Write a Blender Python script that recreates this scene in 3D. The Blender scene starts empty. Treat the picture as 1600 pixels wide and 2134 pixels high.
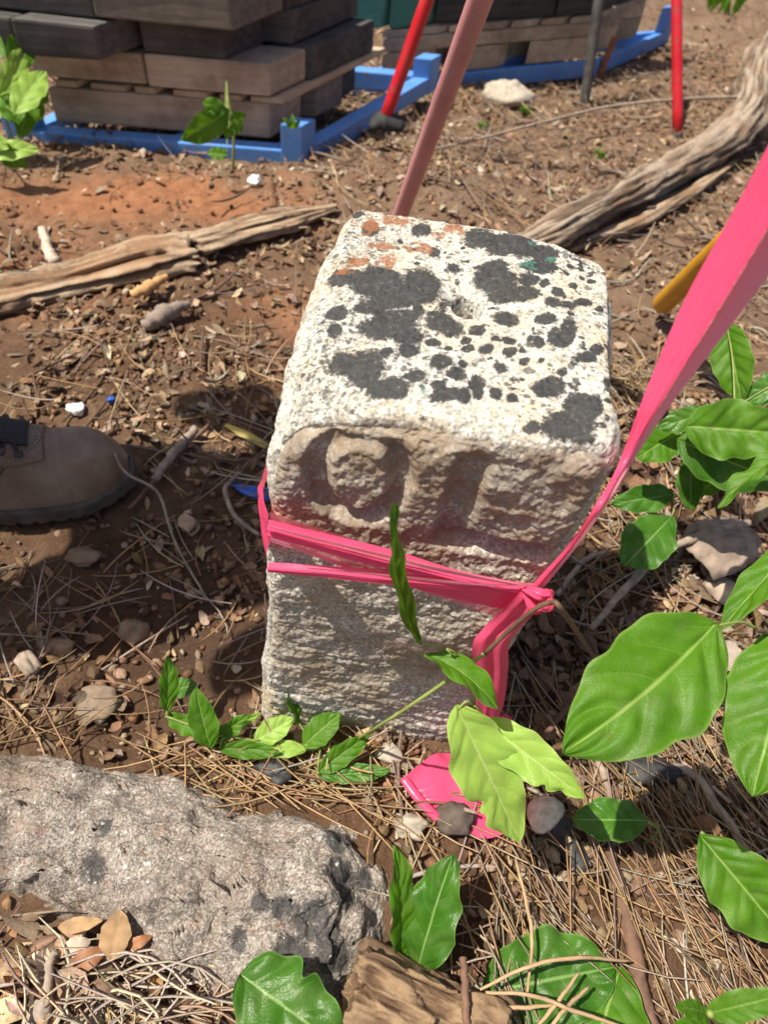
import bpy, bmesh, math, random
import numpy as np
from mathutils import Vector, Matrix

random.seed(7)
RNG = np.random.default_rng(7)
SC = bpy.context.scene
COL = SC.collection

# ------------------------------------------------------------------ camera
CAM_H, PITCH, ROLL = 0.85, math.radians(51.5), math.radians(-8.0)
PW, PH, PF = 1600.0, 2134.0, 1479.0          # photograph size and focal length in its pixels
CP = np.array([0.0, 0.0, CAM_H])
FW = np.array([0.0, math.cos(PITCH), -math.sin(PITCH)])
_rt = np.array([1.0, 0.0, 0.0]); _up = np.cross(_rt, FW)
RI = math.cos(ROLL) * _rt - math.sin(ROLL) * _up
UP = math.cos(ROLL) * _up + math.sin(ROLL) * _rt
cam_d = bpy.data.cameras.new("camera")
cam_d.sensor_fit = 'VERTICAL'; cam_d.sensor_height = 36.0
cam_d.lens = PF / PH * 36.0
cam_d.clip_start = 0.02; cam_d.clip_end = 500.0
cam_d.dof.use_dof = True; cam_d.dof.focus_distance = 0.66; cam_d.dof.aperture_fstop = 6.3
cam = bpy.data.objects.new("camera", cam_d); COL.objects.link(cam)
cam.matrix_world = Matrix(((RI[0], UP[0], -FW[0], CP[0]), (RI[1], UP[1], -FW[1], CP[1]), (RI[2], UP[2], -FW[2], CP[2]), (0, 0, 0, 1)))
SC.camera = cam

# ------------------------------------------------------------------ light
SUN_EL, SUN_AZ = math.radians(64.0), math.radians(-103.0)      # azimuth from +Y, clockwise
SV = Vector((math.sin(SUN_AZ) * math.cos(SUN_EL), math.cos(SUN_AZ) * math.cos(SUN_EL), math.sin(SUN_EL)))
world = bpy.data.worlds.new("World"); SC.world = world; world.use_nodes = True
_n = world.node_tree.nodes; _l = world.node_tree.links
_bg = _n['Background']; _sky = _n.new('ShaderNodeTexSky')
_sky.sky_type = 'NISHITA'; _sky.sun_disc = False
_sky.dust_density = 3.0; _sky.ozone_density = 0.4; _sky.air_density = 0.8; _sky.sun_elevation = SUN_EL; _sky.sun_rotation = SUN_AZ
_l.new(_sky.outputs[0], _bg.inputs[0]); _bg.inputs[1].default_value = 0.085
sun_d = bpy.data.lights.new("sun", 'SUN'); sun_d.energy = 5.0; sun_d.angle = math.radians(0.53); sun_d.color = (1.0, 0.93, 0.80)
sun = bpy.data.objects.new("sun", sun_d); COL.objects.link(sun)
sun.rotation_euler = SV.to_track_quat('Z', 'Y').to_euler(); sun.location = SV * 8
SC.view_settings.view_transform = 'Standard'; SC.view_settings.look = 'None'
SC.view_settings.exposure = 0.45; SC.view_settings.gamma = 1.0
SC.view_settings.use_curve_mapping = False
SC.render.engine = 'CYCLES'
SC.cycles.max_bounces = 8; SC.cycles.transparent_max_bounces = 8
SC.cycles.use_denoising = True

# ------------------------------------------------------------------ noise
def _hash(ix, iy, iz, seed):
    h = (ix.astype(np.int64) * 374761393 + iy.astype(np.int64) * 668265263 + iz.astype(np.int64) * 2147483647 + seed * 974711) & 0xFFFFFFFF
    h = ((h ^ (h >> 13)) * 1274126177) & 0xFFFFFFFF
    h = ((h ^ (h >> 16)) * 2246822519) & 0xFFFFFFFF
    return ((h ^ (h >> 15)) & 0xFFFFFF) / float(0xFFFFFF)
def noise(p, seed=0):
    p = np.asarray(p, float); i = np.floor(p).astype(np.int64); f = p - i
    u = f * f * f * (f * (f * 6 - 15) + 10)
    out = 0
    for dx in (0, 1):
        wx = u[:, 0] if dx else 1 - u[:, 0]
        for dy in (0, 1):
            wy = u[:, 1] if dy else 1 - u[:, 1]
            for dz in (0, 1):
                wz = u[:, 2] if dz else 1 - u[:, 2]
                out = out + wx * wy * wz * _hash(i[:, 0] + dx, i[:, 1] + dy, i[:, 2] + dz, seed)
    return out * 2 - 1
def fbm(p, octs=4, seed=0, gain=0.5, lac=2.03):
    a, s, out = 1.0, 1.0, 0.0
    p = np.asarray(p, float)
    for k in range(octs):
        out = out + a * noise(p * s + 17.3 * k, seed + k); a *= gain; s *= lac
    return out
def facets(p, scale, seed=0, tilt=1.0, step=0.5):
    """broken-crystal relief: every cell gets its own tilted plane"""
    p = np.asarray(p, float) * scale; i = np.floor(p).astype(np.int64); best = np.full(len(p), 1e9); out = np.zeros(len(p))
    for dx in (-1, 0, 1):
        for dy in (-1, 0, 1):
            for dz in (-1, 0, 1):
                c = i + np.array([dx, dy, dz]); f = np.stack([_hash(c[:, 0], c[:, 1], c[:, 2], seed + k) for k in (0, 1, 2)], 1)
                q = p - (c + f); dd = (q * q).sum(1); g = np.stack([_hash(c[:, 0], c[:, 1], c[:, 2], seed + k) for k in (3, 4, 5)], 1) * 2 - 1
                hh = tilt * (q * g).sum(1) + step * (_hash(c[:, 0], c[:, 1], c[:, 2], seed + 6) * 2 - 1)
                m = dd < best; best[m] = dd[m]; out[m] = hh[m]
    return out
def smooth(e0, e1, x):
    t = np.clip((x - e0) / (e1 - e0), 0, 1); return t * t * (3 - 2 * t)

# ------------------------------------------------------------------ terrain height and picture rays
def gz(x, y):
    x = np.atleast_1d(np.asarray(x, float)); y = np.atleast_1d(np.asarray(y, float))
    z = np.zeros_like(x)
    P = np.stack([x, y, np.zeros_like(x)], 1)
    z += 0.016 * noise(P * 2.3, 3) + 0.010 * noise(P * 6.1, 4)
    z -= 0.10 * np.clip(y - 1.25, 0, 1.6) * smooth(1.2, 1.9, y)                       # the bank falls away towards the racks
    z += 0.085 * np.exp(-(((x - 0.02) / 0.30) ** 2 + ((y - 1.66) / 0.26) ** 2))      # spoil heap beside the blue rack corner
    z -= 0.03 * np.exp(-(((x + 0.25) / 0.14) ** 2 + ((y - 0.40) / 0.16) ** 2))       # scraped hollow next to the post
    far = smooth(5.0, 30.0, np.hypot(x, y - 1.0)); z = z * (1 - far) - 0.16 * far
    return z
def g1(x, y): return float(gz(x, y)[0])
def ray(px, py): return FW + RI * (px - PW / 2) / PF - UP * (py - PH / 2) / PF
def at(px, py, z=0.0):                       # where the line of sight crosses height z
    d = ray(px, py); return CP + d * ((z - CAM_H) / d[2])
def atY(px, py, Y):
    d = ray(px, py); return CP + d * (Y / d[1])
def atD(px, py, D): return CP + ray(px, py) * D
def atg(px, py, lift=0.0):                   # a point lift above the ground
    z = 0.0
    for _ in range(12):
        p = at(px, py, z + lift); z = g1(p[0], p[1])
    return at(px, py, z + lift)

# ------------------------------------------------------------------ mesh helpers
def tag(o, label=None, cat=None, group=None, kind=None):
    if label: o['label'] = label
    if cat: o['category'] = cat
    if group: o['group'] = group
    if kind: o['kind'] = kind
    return o
def link(name, me, mat, parent=None, smooth_shade=True):
    if mat is not None: me.materials.append(mat)
    if smooth_shade and len(me.polygons): me.polygons.foreach_set('use_smooth', np.ones(len(me.polygons), bool))
    o = bpy.data.objects.new(name, me); COL.objects.link(o)
    if parent is not None: o.parent = parent
    return o
def empty(name, loc=(0, 0, 0)):
    o = bpy.data.objects.new(name, None); COL.objects.link(o); o.location = loc; o.empty_display_size = 0.02
    return o
def mesh(name, V, Fq, mat, parent=None, smooth_shade=True, col=None, attrs=None, uv=None):
    """V (n,3); Fq (m,4) or (m,3) int array"""
    V = np.asarray(V, float); Fq = np.asarray(Fq, np.int32)
    off = np.zeros(3)
    if parent is not None:
        off = np.array(parent.location)
        if parent.parent is not None: off = off + np.array(parent.parent.location)
    V = V - off
    me = bpy.data.meshes.new(name)
    k = Fq.shape[1]; m = len(Fq)
    me.vertices.add(len(V)); me.vertices.foreach_set('co', V.astype(np.float32).ravel())
    me.loops.add(m * k); me.loops.foreach_set('vertex_index', Fq.ravel())
    me.polygons.add(m); me.polygons.foreach_set('loop_start', np.arange(0, m * k, k, dtype=np.int32))
    me.polygons.foreach_set('loop_total', np.full(m, k, np.int32))
    me.update(calc_edges=True)
    if col is not None:
        a = me.attributes.new('col', 'FLOAT_COLOR', 'POINT')
        c = np.ones((len(V), 4), np.float32); c[:, :3] = col; a.data.foreach_set('color', c.ravel())
    for an, av in (attrs or {}).items():
        a = me.attributes.new(an, 'FLOAT', 'POINT'); a.data.foreach_set('value', np.asarray(av, np.float32))
    if uv is not None:
        a = me.attributes.new('luv', 'FLOAT_VECTOR', 'POINT')
        w = np.zeros((len(V), 3), np.float32); w[:, :uv.shape[1]] = uv; a.data.foreach_set('vector', w.ravel())
    me.validate()
    return link(name, me, mat, parent, smooth_shade)
def grid_faces(n, m, wrap=False):
    i = np.arange(n - 1)[:, None]; j = np.arange(m if wrap else m - 1)[None, :]; j2 = (j + 1) % m
    return np.stack([i * m + j, i * m + j2, (i + 1) * m + j2, (i + 1) * m + j], -1).reshape(-1, 4)
def spline(pts, n):
    """Catmull-Rom through pts"""
    P = np.asarray(pts, float)
    if len(P) == 2: return P[0] + (P[1] - P[0]) * np.linspace(0, 1, n)[:, None]
    E_ = np.vstack([2 * P[0] - P[1], P, 2 * P[-1] - P[-2]])
    t = np.linspace(0, len(P) - 1 - 1e-6, n); i = t.astype(int); f = (t - i)[:, None]
    a, b, c, d = E_[i], E_[i + 1], E_[i + 2], E_[i + 3]
    return 0.5 * (2 * b + (c - a) * f + (2 * a - 5 * b + 4 * c - d) * f ** 2 + (3 * b - a - 3 * c + d) * f ** 3)
def frames(P):
    T = np.gradient(P, axis=0); T /= np.linalg.norm(T, axis=1)[:, None] + 1e-12
    ref = np.array([0, 0, 1.0]) if abs(T[0][2]) < 0.8 else np.array([0, 1.0, 0])
    N = np.zeros_like(T); n = ref - T[0] * (ref @ T[0])
    for k in range(len(T)):
        n = n - T[k] * (n @ T[k]); n /= np.linalg.norm(n) + 1e-12; N[k] = n
    return T, N, np.cross(T, N)
def tube_vf(pts, r, seg=8, n=12, caps=True, rough=None, flat=1.0):
    P = spline(pts, n); T, N, B = frames(P)
    r = np.interp(np.linspace(0, 1, n), np.linspace(0, 1, len(np.atleast_1d(r))), np.atleast_1d(r)) if np.ndim(r) else np.full(n, float(r))
    a = np.linspace(0, 2 * math.pi, seg, endpoint=False)
    rr = np.repeat(r[:, None], seg, 1)
    if rough is not None: rr = rr * rough(np.linspace(0, 1, n)[:, None] + 0 * a, a[None, :] + 0 * r[:, None])
    V = P[:, None, :] + rr[..., None] * (np.sin(a)[None, :, None] * N[:, None, :] * flat + np.cos(a)[None, :, None] * B[:, None, :])
    V = V.reshape(-1, 3); Fc = grid_faces(n, seg, True)
    if caps:
        k = len(V); V = np.vstack([V, P[0] - T[0] * r[0] * 0.25, P[-1] + T[-1] * r[-1] * 0.25])
        j = np.arange(seg); j2 = (j + 1) % seg
        Fc = np.vstack([Fc, np.stack([j2, j, np.full(seg, k), np.full(seg, k)], 1), np.stack([(n - 1) * seg + j, (n - 1) * seg + j2, np.full(seg, k + 1), np.full(seg, k + 1)], 1)])
    return V, Fc
def dedup_quads(Fc):
    return Fc
def mesh_any(name, V, Fc, mat, parent=None, col=None, smooth_shade=True, attrs=None):
    """quads whose last two indices coincide become triangles"""
    Fc = np.asarray(Fc); tri = Fc[:, 2] == Fc[:, 3]
    V = np.asarray(V, float)
    off = np.zeros(3)
    if parent is not None:
        off = np.array(parent.location)
        if parent.parent is not None: off = off + np.array(parent.parent.location)
    me = bpy.data.meshes.new(name)
    me.from_pydata((V - off).tolist(), [], [list(map(int, f[:3])) if t else list(map(int, f)) for f, t in zip(Fc, tri)])
    if col is not None:
        a = me.attributes.new('col', 'FLOAT_COLOR', 'POINT')
        c = np.ones((len(V), 4), np.float32); c[:, :3] = col; a.data.foreach_set('color', c.ravel())
    for an, av in (attrs or {}).items():
        a = me.attributes.new(an, 'FLOAT', 'POINT'); a.data.foreach_set('value', np.asarray(av, np.float32))
    return link(name, me, mat, parent, smooth_shade)
def tube(name, pts, r, mat, parent=None, seg=8, n=12, **k):
    V, Fc = tube_vf(pts, r, seg, n, **k); return mesh_any(name, V, Fc, mat, parent)
def join_vf(parts):
    Vs, Fs, o = [], [], 0
    for V, Fc in parts:
        Vs.append(V); Fs.append(np.asarray(Fc) + o); o += len(V)
    return np.vstack(Vs), np.vstack(Fs)

# ------------------------------------------------------------------ material helpers
class NT:
    def __init__(s, name):
        s.m = bpy.data.materials.new(name); s.m.use_nodes = True; s.t = s.m.node_tree
        s.b = s.t.nodes['Principled BSDF']; s.out = s.t.nodes['Material Output']
    def n(s, kind, **kw):
        x = s.t.nodes.new('ShaderNode' + kind)
        for k, v in kw.items(): setattr(x, k, v)
        return x
    def l(s, a, b): s.t.links.new(a, b)
    def val(s, sock, v):
        if hasattr(v, 'is_linked') or isinstance(v, bpy.types.NodeSocket): s.l(v, sock)
        else: sock.default_value = v
    def coord(s, which='Object', scale=(1, 1, 1)):
        c = s.n('TexCoord'); m = s.n('Mapping'); m.inputs['Scale'].default_value = scale
        s.l(c.outputs[which], m.inputs['Vector']); return m.outputs[0]
    def noise(s, vec, scale, detail=4, rough=0.55, dist=0.0):
        x = s.n('TexNoise'); s.l(vec, x.inputs['Vector']); x.inputs['Scale'].default_value = scale
        x.inputs['Detail'].default_value = detail; x.inputs['Roughness'].default_value = rough; x.inputs['Distortion'].default_value = dist
        return x.outputs['Fac']
    def voro(s, vec, scale, out='Distance', feature='F1'):
        x = s.n('TexVoronoi', feature=feature); s.l(vec, x.inputs['Vector']); x.inputs['Scale'].default_value = scale
        return x.outputs[out]
    def ramp(s, fac, stops, interp='LINEAR'):
        r = s.n('ValToRGB'); r.color_ramp.interpolation = interp; e = r.color_ramp.elements
        while len(e) < len(stops): e.new(0.5)
        for i, (p, c) in enumerate(stops):
            e[i].position = p; e[i].color = (c, c, c, 1) if not hasattr(c, '__len__') else (*c, 1)
        s.l(fac, r.inputs[0]); return r.outputs[0]
    def mix(s, fac, a, b, mode='MIX'):
        x = s.n('Mix', data_type='RGBA', blend_type=mode)
        for sock, v in ((x.inputs[0], fac), (x.inputs[6], a), (x.inputs[7], b)):
            if isinstance(v, bpy.types.NodeSocket): s.l(v, sock)
            elif hasattr(v, '__len__'): sock.default_value = (*v[:3], 1)
            else: sock.default_value = v
        return x.outputs[2]
    def math(s, op, a, b=0.0, c=0.0):
        x = s.n('Math', operation=op)
        for i, v in enumerate((a, b, c)):
            if isinstance(v, bpy.types.NodeSocket): s.l(v, x.inputs[i])
            else: x.inputs[i].default_value = v
        return x.outputs[0]
    def attr(s, name, out='Color'): x = s.n('Attribute', attribute_name=name); return x.outputs[out]
    def bump(s, h, strength=0.5, dist=0.002):
        b = s.n('Bump'); b.inputs['Strength'].default_value = strength; b.inputs['Distance'].default_value = dist
        s.l(h, b.inputs['Height']); s.l(b.outputs[0], s.b.inputs['Normal']); return b.outputs[0]
    def base(s, c): s.val(s.b.inputs['Base Color'], c if isinstance(c, bpy.types.NodeSocket) else (*c, 1))
    def set(s, **k):
        for n_, v in k.items(): s.val(s.b.inputs[n_.replace('_', ' ')], v)
        return s

def mat_plain(name, c, rough=0.6, var=0.25, scale=40.0, bump=0.0, spec=0.5):
    t = NT(name); v = t.coord()
    f = t.noise(v, scale, 5)
    t.base(t.mix(t.ramp(f, [(0.3, 0.0), (0.7, 1.0)]), tuple(x * (1 - var) for x in c), tuple(min(1, x * (1 + var)) for x in c)))
    t.set(Roughness=rough, Specular_IOR_Level=spec)
    if bump: t.bump(f, bump, 0.002)
    return t.m

def mat_litter(name, rough=0.8, bump=0.6, scale=260.0, transl=0.0):
    t = NT(name); v = t.coord(); f = t.noise(v, scale, 5, 0.65)
    c = t.mix(1.0, t.attr('col'), t.ramp(f, [(0.25, 0.55), (0.75, 1.25)]), 'MULTIPLY')
    t.base(c); t.set(Roughness=rough, Specular_IOR_Level=0.25); t.bump(f, bump, 0.0015)
    return t.m

def m_granite():
    t = NT('granite'); v = t.coord()
    g1_ = t.noise(v, 55, 6, 0.7); g2 = t.noise(v, 330, 4, 0.7); g3 = t.voro(v, 420, 'Color')
    c = t.mix(t.ramp(g1_, [(0.35, 0), (0.65, 1)]), (0.56, 0.53, 0.455), (0.40, 0.385, 0.335))
    gray = t.n('RGBToBW'); t.l(g3, gray.inputs[0])
    c = t.mix(t.ramp(gray.outputs[0], [(0.62, 0), (0.72, 0.75)]), c, (0.82, 0.80, 0.74))
    c = t.mix(t.ramp(gray.outputs[0], [(0.22, 0.8), (0.3, 0)]), c, (0.22, 0.21, 0.19))
    c = t.mix(t.ramp(g2, [(0.36, 0.85), (0.44, 0)]), c, (0.07, 0.065, 0.06))
    st = t.noise(v, 17, 5, 0.65)
    c = t.mix(t.math('MULTIPLY', t.ramp(st, [(0.48, 0), (0.68, 1)]), 0.5), c, (0.55, 0.38, 0.18))
    c = t.mix(t.math('MULTIPLY', t.attr('brown', 'Fac'), t.ramp(t.noise(v, 32, 5, 0.6), [(0.3, 0.35), (0.62, 1)])), c, (0.245, 0.175, 0.11))
    c = t.mix(t.math('MULTIPLY', t.attr('white', 'Fac'), t.ramp(g1_, [(0.35, 0.0), (0.66, 0.75)])), c, (0.70, 0.66, 0.56))
    c = t.mix(t.math('MULTIPLY', t.attr('white', 'Fac'), t.ramp(t.noise(v, 26, 4, 0.6), [(0.52, 0), (0.66, 0.75)])), c, (0.60, 0.47, 0.27))
    c = t.mix(t.ramp(gray.outputs[0], [(0.20, 0.75), (0.27, 0)]), c, (0.30, 0.285, 0.25))
    sv = t.n('TexVoronoi'); t.l(v, sv.inputs['Vector']); sv.inputs['Scale'].default_value = 190
    sc_ = t.n('RGBToBW'); t.l(sv.outputs['Color'], sc_.inputs[0])
    spk = t.math('LESS_THAN', t.math('ADD', sv.outputs['Distance'], t.math('MULTIPLY', t.math('SUBTRACT', t.noise(v, 600, 3, 0.7), 0.5), 0.5)), t.math('MULTIPLY', t.math('SUBTRACT', sc_.outputs[0], 0.46), 1.6))
    c = t.mix(t.math('MULTIPLY', t.math('MULTIPLY', spk, t.attr('white', 'Fac')), t.ramp(t.noise(v, 40, 3, 0.5), [(0.38, 0), (0.50, 1.4)])), c, (0.05, 0.05, 0.052))
    fine = t.noise(v, 700, 3, 0.7)
    lich = t.mix(t.ramp(fine, [(0.35, 0), (0.75, 1)]), (0.010, 0.010, 0.011), (0.050, 0.051, 0.053)); lich = t.mix(t.ramp(t.noise(v, 70, 5, 0.7), [(0.55, 0), (0.8, 0.5)]), lich, (0.11, 0.108, 0.10))
    lf = t.math('ADD', t.attr('lichen', 'Fac'), t.math('MULTIPLY', t.math('SUBTRACT', t.noise(v, 210, 6, 0.85), 0.5), 2.6))
    c = t.mix(t.ramp(lf, [(0.44, 0), (0.74, 0.96)]), c, lich)
    orf = t.math('ADD', t.attr('orange', 'Fac'), t.math('MULTIPLY', t.math('SUBTRACT', t.noise(v, 230, 6, 0.85), 0.5), 3.2))
    c = t.mix(t.ramp(orf, [(0.52, 0), (0.75, 0.85)]), c, (0.27, 0.10, 0.035))
    grf = t.math('ADD', t.attr('green', 'Fac'), t.math('MULTIPLY', t.math('SUBTRACT', t.noise(v, 300, 6, 0.85), 0.5), 3.0))
    c = t.mix(t.ramp(grf, [(0.80, 0), (0.95, 0.7)]), c, (0.05, 0.19, 0.14))
    t.base(c); t.set(Roughness=0.72, Specular_IOR_Level=0.45)
    h = t.math('ADD', t.math('MULTIPLY', t.noise(v, 210, 5, 0.7), 0.8), t.math('MULTIPLY', g2, 0.5))
    t.bump(h, 0.55, 0.0024)
    return t.m

def m_fieldstone():
    t = NT('fieldstone'); v = t.coord()
    n1 = t.noise(v, 24, 6, 0.68); n2 = t.noise(v, 120, 5, 0.7); vc = t.voro(v, 520, 'Color')
    bw = t.n('RGBToBW'); t.l(vc, bw.inputs[0])
    c = t.mix(t.ramp(n1, [(0.32, 0), (0.66, 1)]), (0.27, 0.215, 0.18), (0.45, 0.40, 0.35))
    c = t.mix(t.ramp(bw.outputs[0], [(0.56, 0), (0.74, 0.75)]), c, (0.64, 0.585, 0.52))
    c = t.mix(t.ramp(bw.outputs[0], [(0.28, 0.7), (0.40, 0)]), c, (0.17, 0.135, 0.11))
    c = t.mix(t.ramp(t.noise(v, 60, 4, 0.6), [(0.60, 0), (0.70, 0.5)]), c, (0.40, 0.19, 0.11))
    c = t.mix(t.ramp(t.noise(v, 33, 4, 0.6), [(0.60, 0), (0.72, 0.45)]), c, (0.33, 0.36, 0.27))
    c = t.mix(t.attr('dirt', 'Fac'), c, t.mix(n2, (0.15, 0.095, 0.06), (0.27, 0.185, 0.12)))
    lf = t.math('ADD', t.attr('lichen', 'Fac'), t.math('MULTIPLY', t.math('SUBTRACT', t.noise(v, 130, 6, 0.8), 0.5), 2.2))
    c = t.mix(t.ramp(lf, [(0.44, 0), (0.80, 0.85)]), c, (0.06, 0.06, 0.062))
    sp = t.voro(v, 330, 'Color'); b2 = t.n('RGBToBW'); t.l(sp, b2.inputs[0])
    fl = t.math('MULTIPLY', t.ramp(b2.outputs[0], [(0.885, 0), (0.90, 1)]), t.ramp(n1, [(0.45, 0), (0.55, 1)]))
    c = t.mix(fl, c, (0.85, 0.84, 0.8))
    t.base(c); t.set(Roughness=t.ramp(fl, [(0.0, 0.8), (1.0, 0.18)]), Specular_IOR_Level=0.5)
    t.bump(t.math('ADD', t.noise(v, 150, 6, 0.72), t.math('MULTIPLY', t.noise(v, 45, 4, 0.6), 1.2)), 1.0, 0.006)
    return t.m

def m_ground():
    t = NT('soil'); v = t.coord()
    n1 = t.noise(v, 5, 6, 0.65); n2 = t.noise(v, 45, 6, 0.7); n3 = t.noise(v, 220, 4, 0.7)
    dark = t.mix(n2, (0.085, 0.045, 0.026), (0.19, 0.108, 0.062))
    pale_soil = t.mix(t.ramp(n2, [(0.35, 0), (0.7, 1)]), (0.165, 0.098, 0.058), (0.31, 0.205, 0.13))  # lighter soil tone, mixed in by noise
    c = t.mix(t.ramp(n1, [(0.4, 0), (0.65, 1)]), dark, pale_soil)
    red = t.mix(t.ramp(n2, [(0.3, 0), (0.7, 1)]), (0.30, 0.125, 0.06), (0.47, 0.225, 0.115))
    c = t.mix(t.math('MULTIPLY', t.attr('pale', 'Fac'), t.ramp(t.noise(v, 16, 5, 0.7), [(0.3, 0.2), (0.65, 0.9)])), c, t.mix(n2, (0.23, 0.15, 0.097), (0.40, 0.30, 0.215)))
    c = t.mix(t.attr('red', 'Fac'), c, red)
    c = t.mix(t.attr('shade_tone', 'Fac'), c, t.mix(n2, (0.055, 0.032, 0.022), (0.13, 0.075, 0.048)))  # darker soil where shade is painted in
    c = t.mix(t.ramp(n3, [(0.6, 0), (0.75, 0.55)]), c, (0.42, 0.33, 0.25))
    t.base(c); t.set(Roughness=0.92, Specular_IOR_Level=0.15)
    t.bump(t.math('ADD', t.noise(v, 130, 6, 0.75), n2), 1.0, 0.008)
    return t.m

def m_leaf(name, c, c2, rough=0.33, vein=(0.30, 0.46, 0.10), trans=0.45):
    t = NT(name); uv = t.attr('luv', 'Vector'); s = t.n('SeparateXYZ'); t.l(uv, s.inputs[0])
    u, w = s.outputs[0], s.outputs[1]
    au = t.math('ABSOLUTE', u)
    ob = t.coord()
    ph = t.math('SUBTRACT', t.math('MULTIPLY', t.math('POWER', w, 0.9), s.outputs[2]), t.math('MULTIPLY', t.math('POWER', au, 1.25), 1.25))
    ph = t.math('ADD', ph, t.math('MULTIPLY', t.math('SUBTRACT', t.noise(ob, 22, 2), 0.5), 0.45))
    ph = t.math('ADD', ph, t.math('MULTIPLY', t.math('SIGN', u), 0.22))
    d = t.math('ABSOLUTE', t.math('SUBTRACT', t.math('FRACT', ph), 0.5))
    lat = t.ramp(d, [(0.0, 0.42), (0.028, 0.0)])
    lat = t.math('MULTIPLY', lat, t.ramp(au, [(0.0, 1), (0.85, 0.15)]))
    mid = t.ramp(au, [(0.012, 1.0), (0.05, 0.0)])
    vn = t.math('MAXIMUM', lat, mid)
    ret = t.voro(ob, 330, 'Distance', 'DISTANCE_TO_EDGE')
    n1 = t.noise(ob, 26, 4, 0.6)
    col = t.mix(t.ramp(n1, [(0.3, 0), (0.7, 1)]), c, c2)
    col = t.mix(t.ramp(ret, [(0.0, 0.10), (0.06, 0)]), col, vein)
    col = t.mix(vn, col, vein)
    col = t.mix(t.ramp(au, [(0.93, 0.0), (1.0, 0.55)]), col, vein)
    col = t.mix(t.ramp(t.noise(ob, 120, 4, 0.7), [(0.66, 0), (0.72, 0.55)]), col, (0.17, 0.12, 0.04)); col = t.mix(t.ramp(t.noise(ob, 14, 5, 0.7), [(0.5, 0), (0.75, 0.3)]), col, tuple(x * 1.5 + .03 for x in c2))
    dust = t.ramp(t.noise(ob, 48, 6, 0.75), [(0.45, 0), (0.8, 0.30)])
    col = t.mix(dust, col, (0.30, 0.30, 0.17))
    rr = t.math('ADD', t.math('MULTIPLY', t.noise(ob, 60, 4, 0.6), 0.22), rough - 0.10)
    t.base(col); t.set(Roughness=rr, Specular_IOR_Level=0.30)
    nb = t.bump(t.math('ADD', t.math('MULTIPLY', t.ramp(d, [(0.0, 0.0), (0.28, 1.0)]), 0.8), t.math('MULTIPLY', t.ramp(ret, [(0, 0), (0.25, 1)]), 0.2)), 0.35, 0.0016)
    tr = t.n('BsdfTranslucent'); mx = t.n('MixShader'); mx.inputs[0].default_value = trans
    t.l(t.mix(1.0, col, (1.0, 1.0, 0.42), 'MULTIPLY'), tr.inputs[0]); t.l(nb, tr.inputs[1])
    g = t.n('Gamma'); 
    t.l(t.b.outputs[0], mx.inputs[1]); t.l(tr.outputs[0], mx.inputs[2]); t.l(mx.outputs[0], t.out.inputs[0])
    return t.m

def m_tape(name, c, alpha=0.0, trans=0.42, rough=0.30):
    t = NT(name); v = t.coord(); n1 = t.noise(v, 60, 3, 0.5)
    t.base(t.mix(n1, tuple(x * 0.9 for x in c), tuple(min(1, x * 1.08) for x in c)))
    t.set(Roughness=rough, Specular_IOR_Level=0.5)
    nb = t.bump(t.noise(v, 40, 3, 0.5), 0.25, 0.004)
    tr = t.n('BsdfTranslucent'); tr.inputs[0].default_value = (min(1, c[0] * 1.1), c[1] * 1.0, c[2] * 1.0, 1)
    mx = t.n('MixShader'); mx.inputs[0].default_value = trans
    t.l(t.b.outputs[0], mx.inputs[1]); t.l(tr.outputs[0], mx.inputs[2]); last = mx.outputs[0]
    if alpha:
        tp = t.n('BsdfTransparent'); tp.inputs[0].default_value = (1.0, 0.62, 0.68, 1)
        m2 = t.n('MixShader'); m2.inputs[0].default_value = alpha
        t.l(last, m2.inputs[1]); t.l(tp.outputs[0], m2.inputs[2]); last = m2.outputs[0]
    t.l(last, t.out.inputs[0]); return t.m

def m_wood(name, c1, c2, scale=(3, 60, 60), rough=0.85, stain=None, bump=0.6):
    t = NT(name); v = t.coord('Object', scale); f = t.noise(v, 1.0, 6, 0.7); v2 = t.coord()
    c = t.mix(t.ramp(f, [(0.3, 0), (0.7, 1)]), c1, c2)
    c = t.mix(t.ramp(t.noise(v2, 9, 5, 0.65), [(0.42, 0.0), (0.72, 0.7)]), c, stain or tuple(x * 0.5 for x in c1))
    oi = t.n('ObjectInfo')
    c = t.mix(1.0, c, t.ramp(oi.outputs['Random'], [(0, 0.78), (1, 1.2)]), 'MULTIPLY')
    t.base(c); t.set(Roughness=rough, Specular_IOR_Level=0.25); t.bump(f, bump, 0.004)
    return t.m

def m_driftwood(name, c1, c2, c3):
    t = NT(name); f = t.attr('grain', 'Fac'); v = t.coord(); n = t.noise(v, 90, 5, 0.7)
    c = t.mix(t.ramp(t.math('ADD', f, t.math('MULTIPLY', t.math('SUBTRACT', n, 0.5), 0.8)), [(0.25, 0), (0.7, 1)]), c1, c2)
    c = t.mix(t.ramp(t.noise(v, 11, 4, 0.6), [(0.45, 0), (0.65, 0.75)]), c, c3)
    t.base(c); t.set(Roughness=0.9, Specular_IOR_Level=0.2); t.bump(t.math('ADD', n, f), 0.7, 0.004)
    return t.m

def m_paint(name, c, wear, rough=0.45):
    t = NT(name); v = t.coord(); n = t.noise(v, 7, 6, 0.7); n2 = t.noise(v, 60, 5, 0.7)
    col = t.mix(t.ramp(n, [(0.35, 0), (0.7, 0.6)]), c, tuple(min(1, x * 1.5 + 0.03) for x in c))
    col = t.mix(t.ramp(t.math('ADD', n2, t.math('MULTIPLY', n, 0.4)), [(0.74, 0), (0.88, 0.9)]), col, wear)
    t.base(col); t.set(Roughness=rough); t.bump(n2, 0.15, 0.002); return t.m

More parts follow.
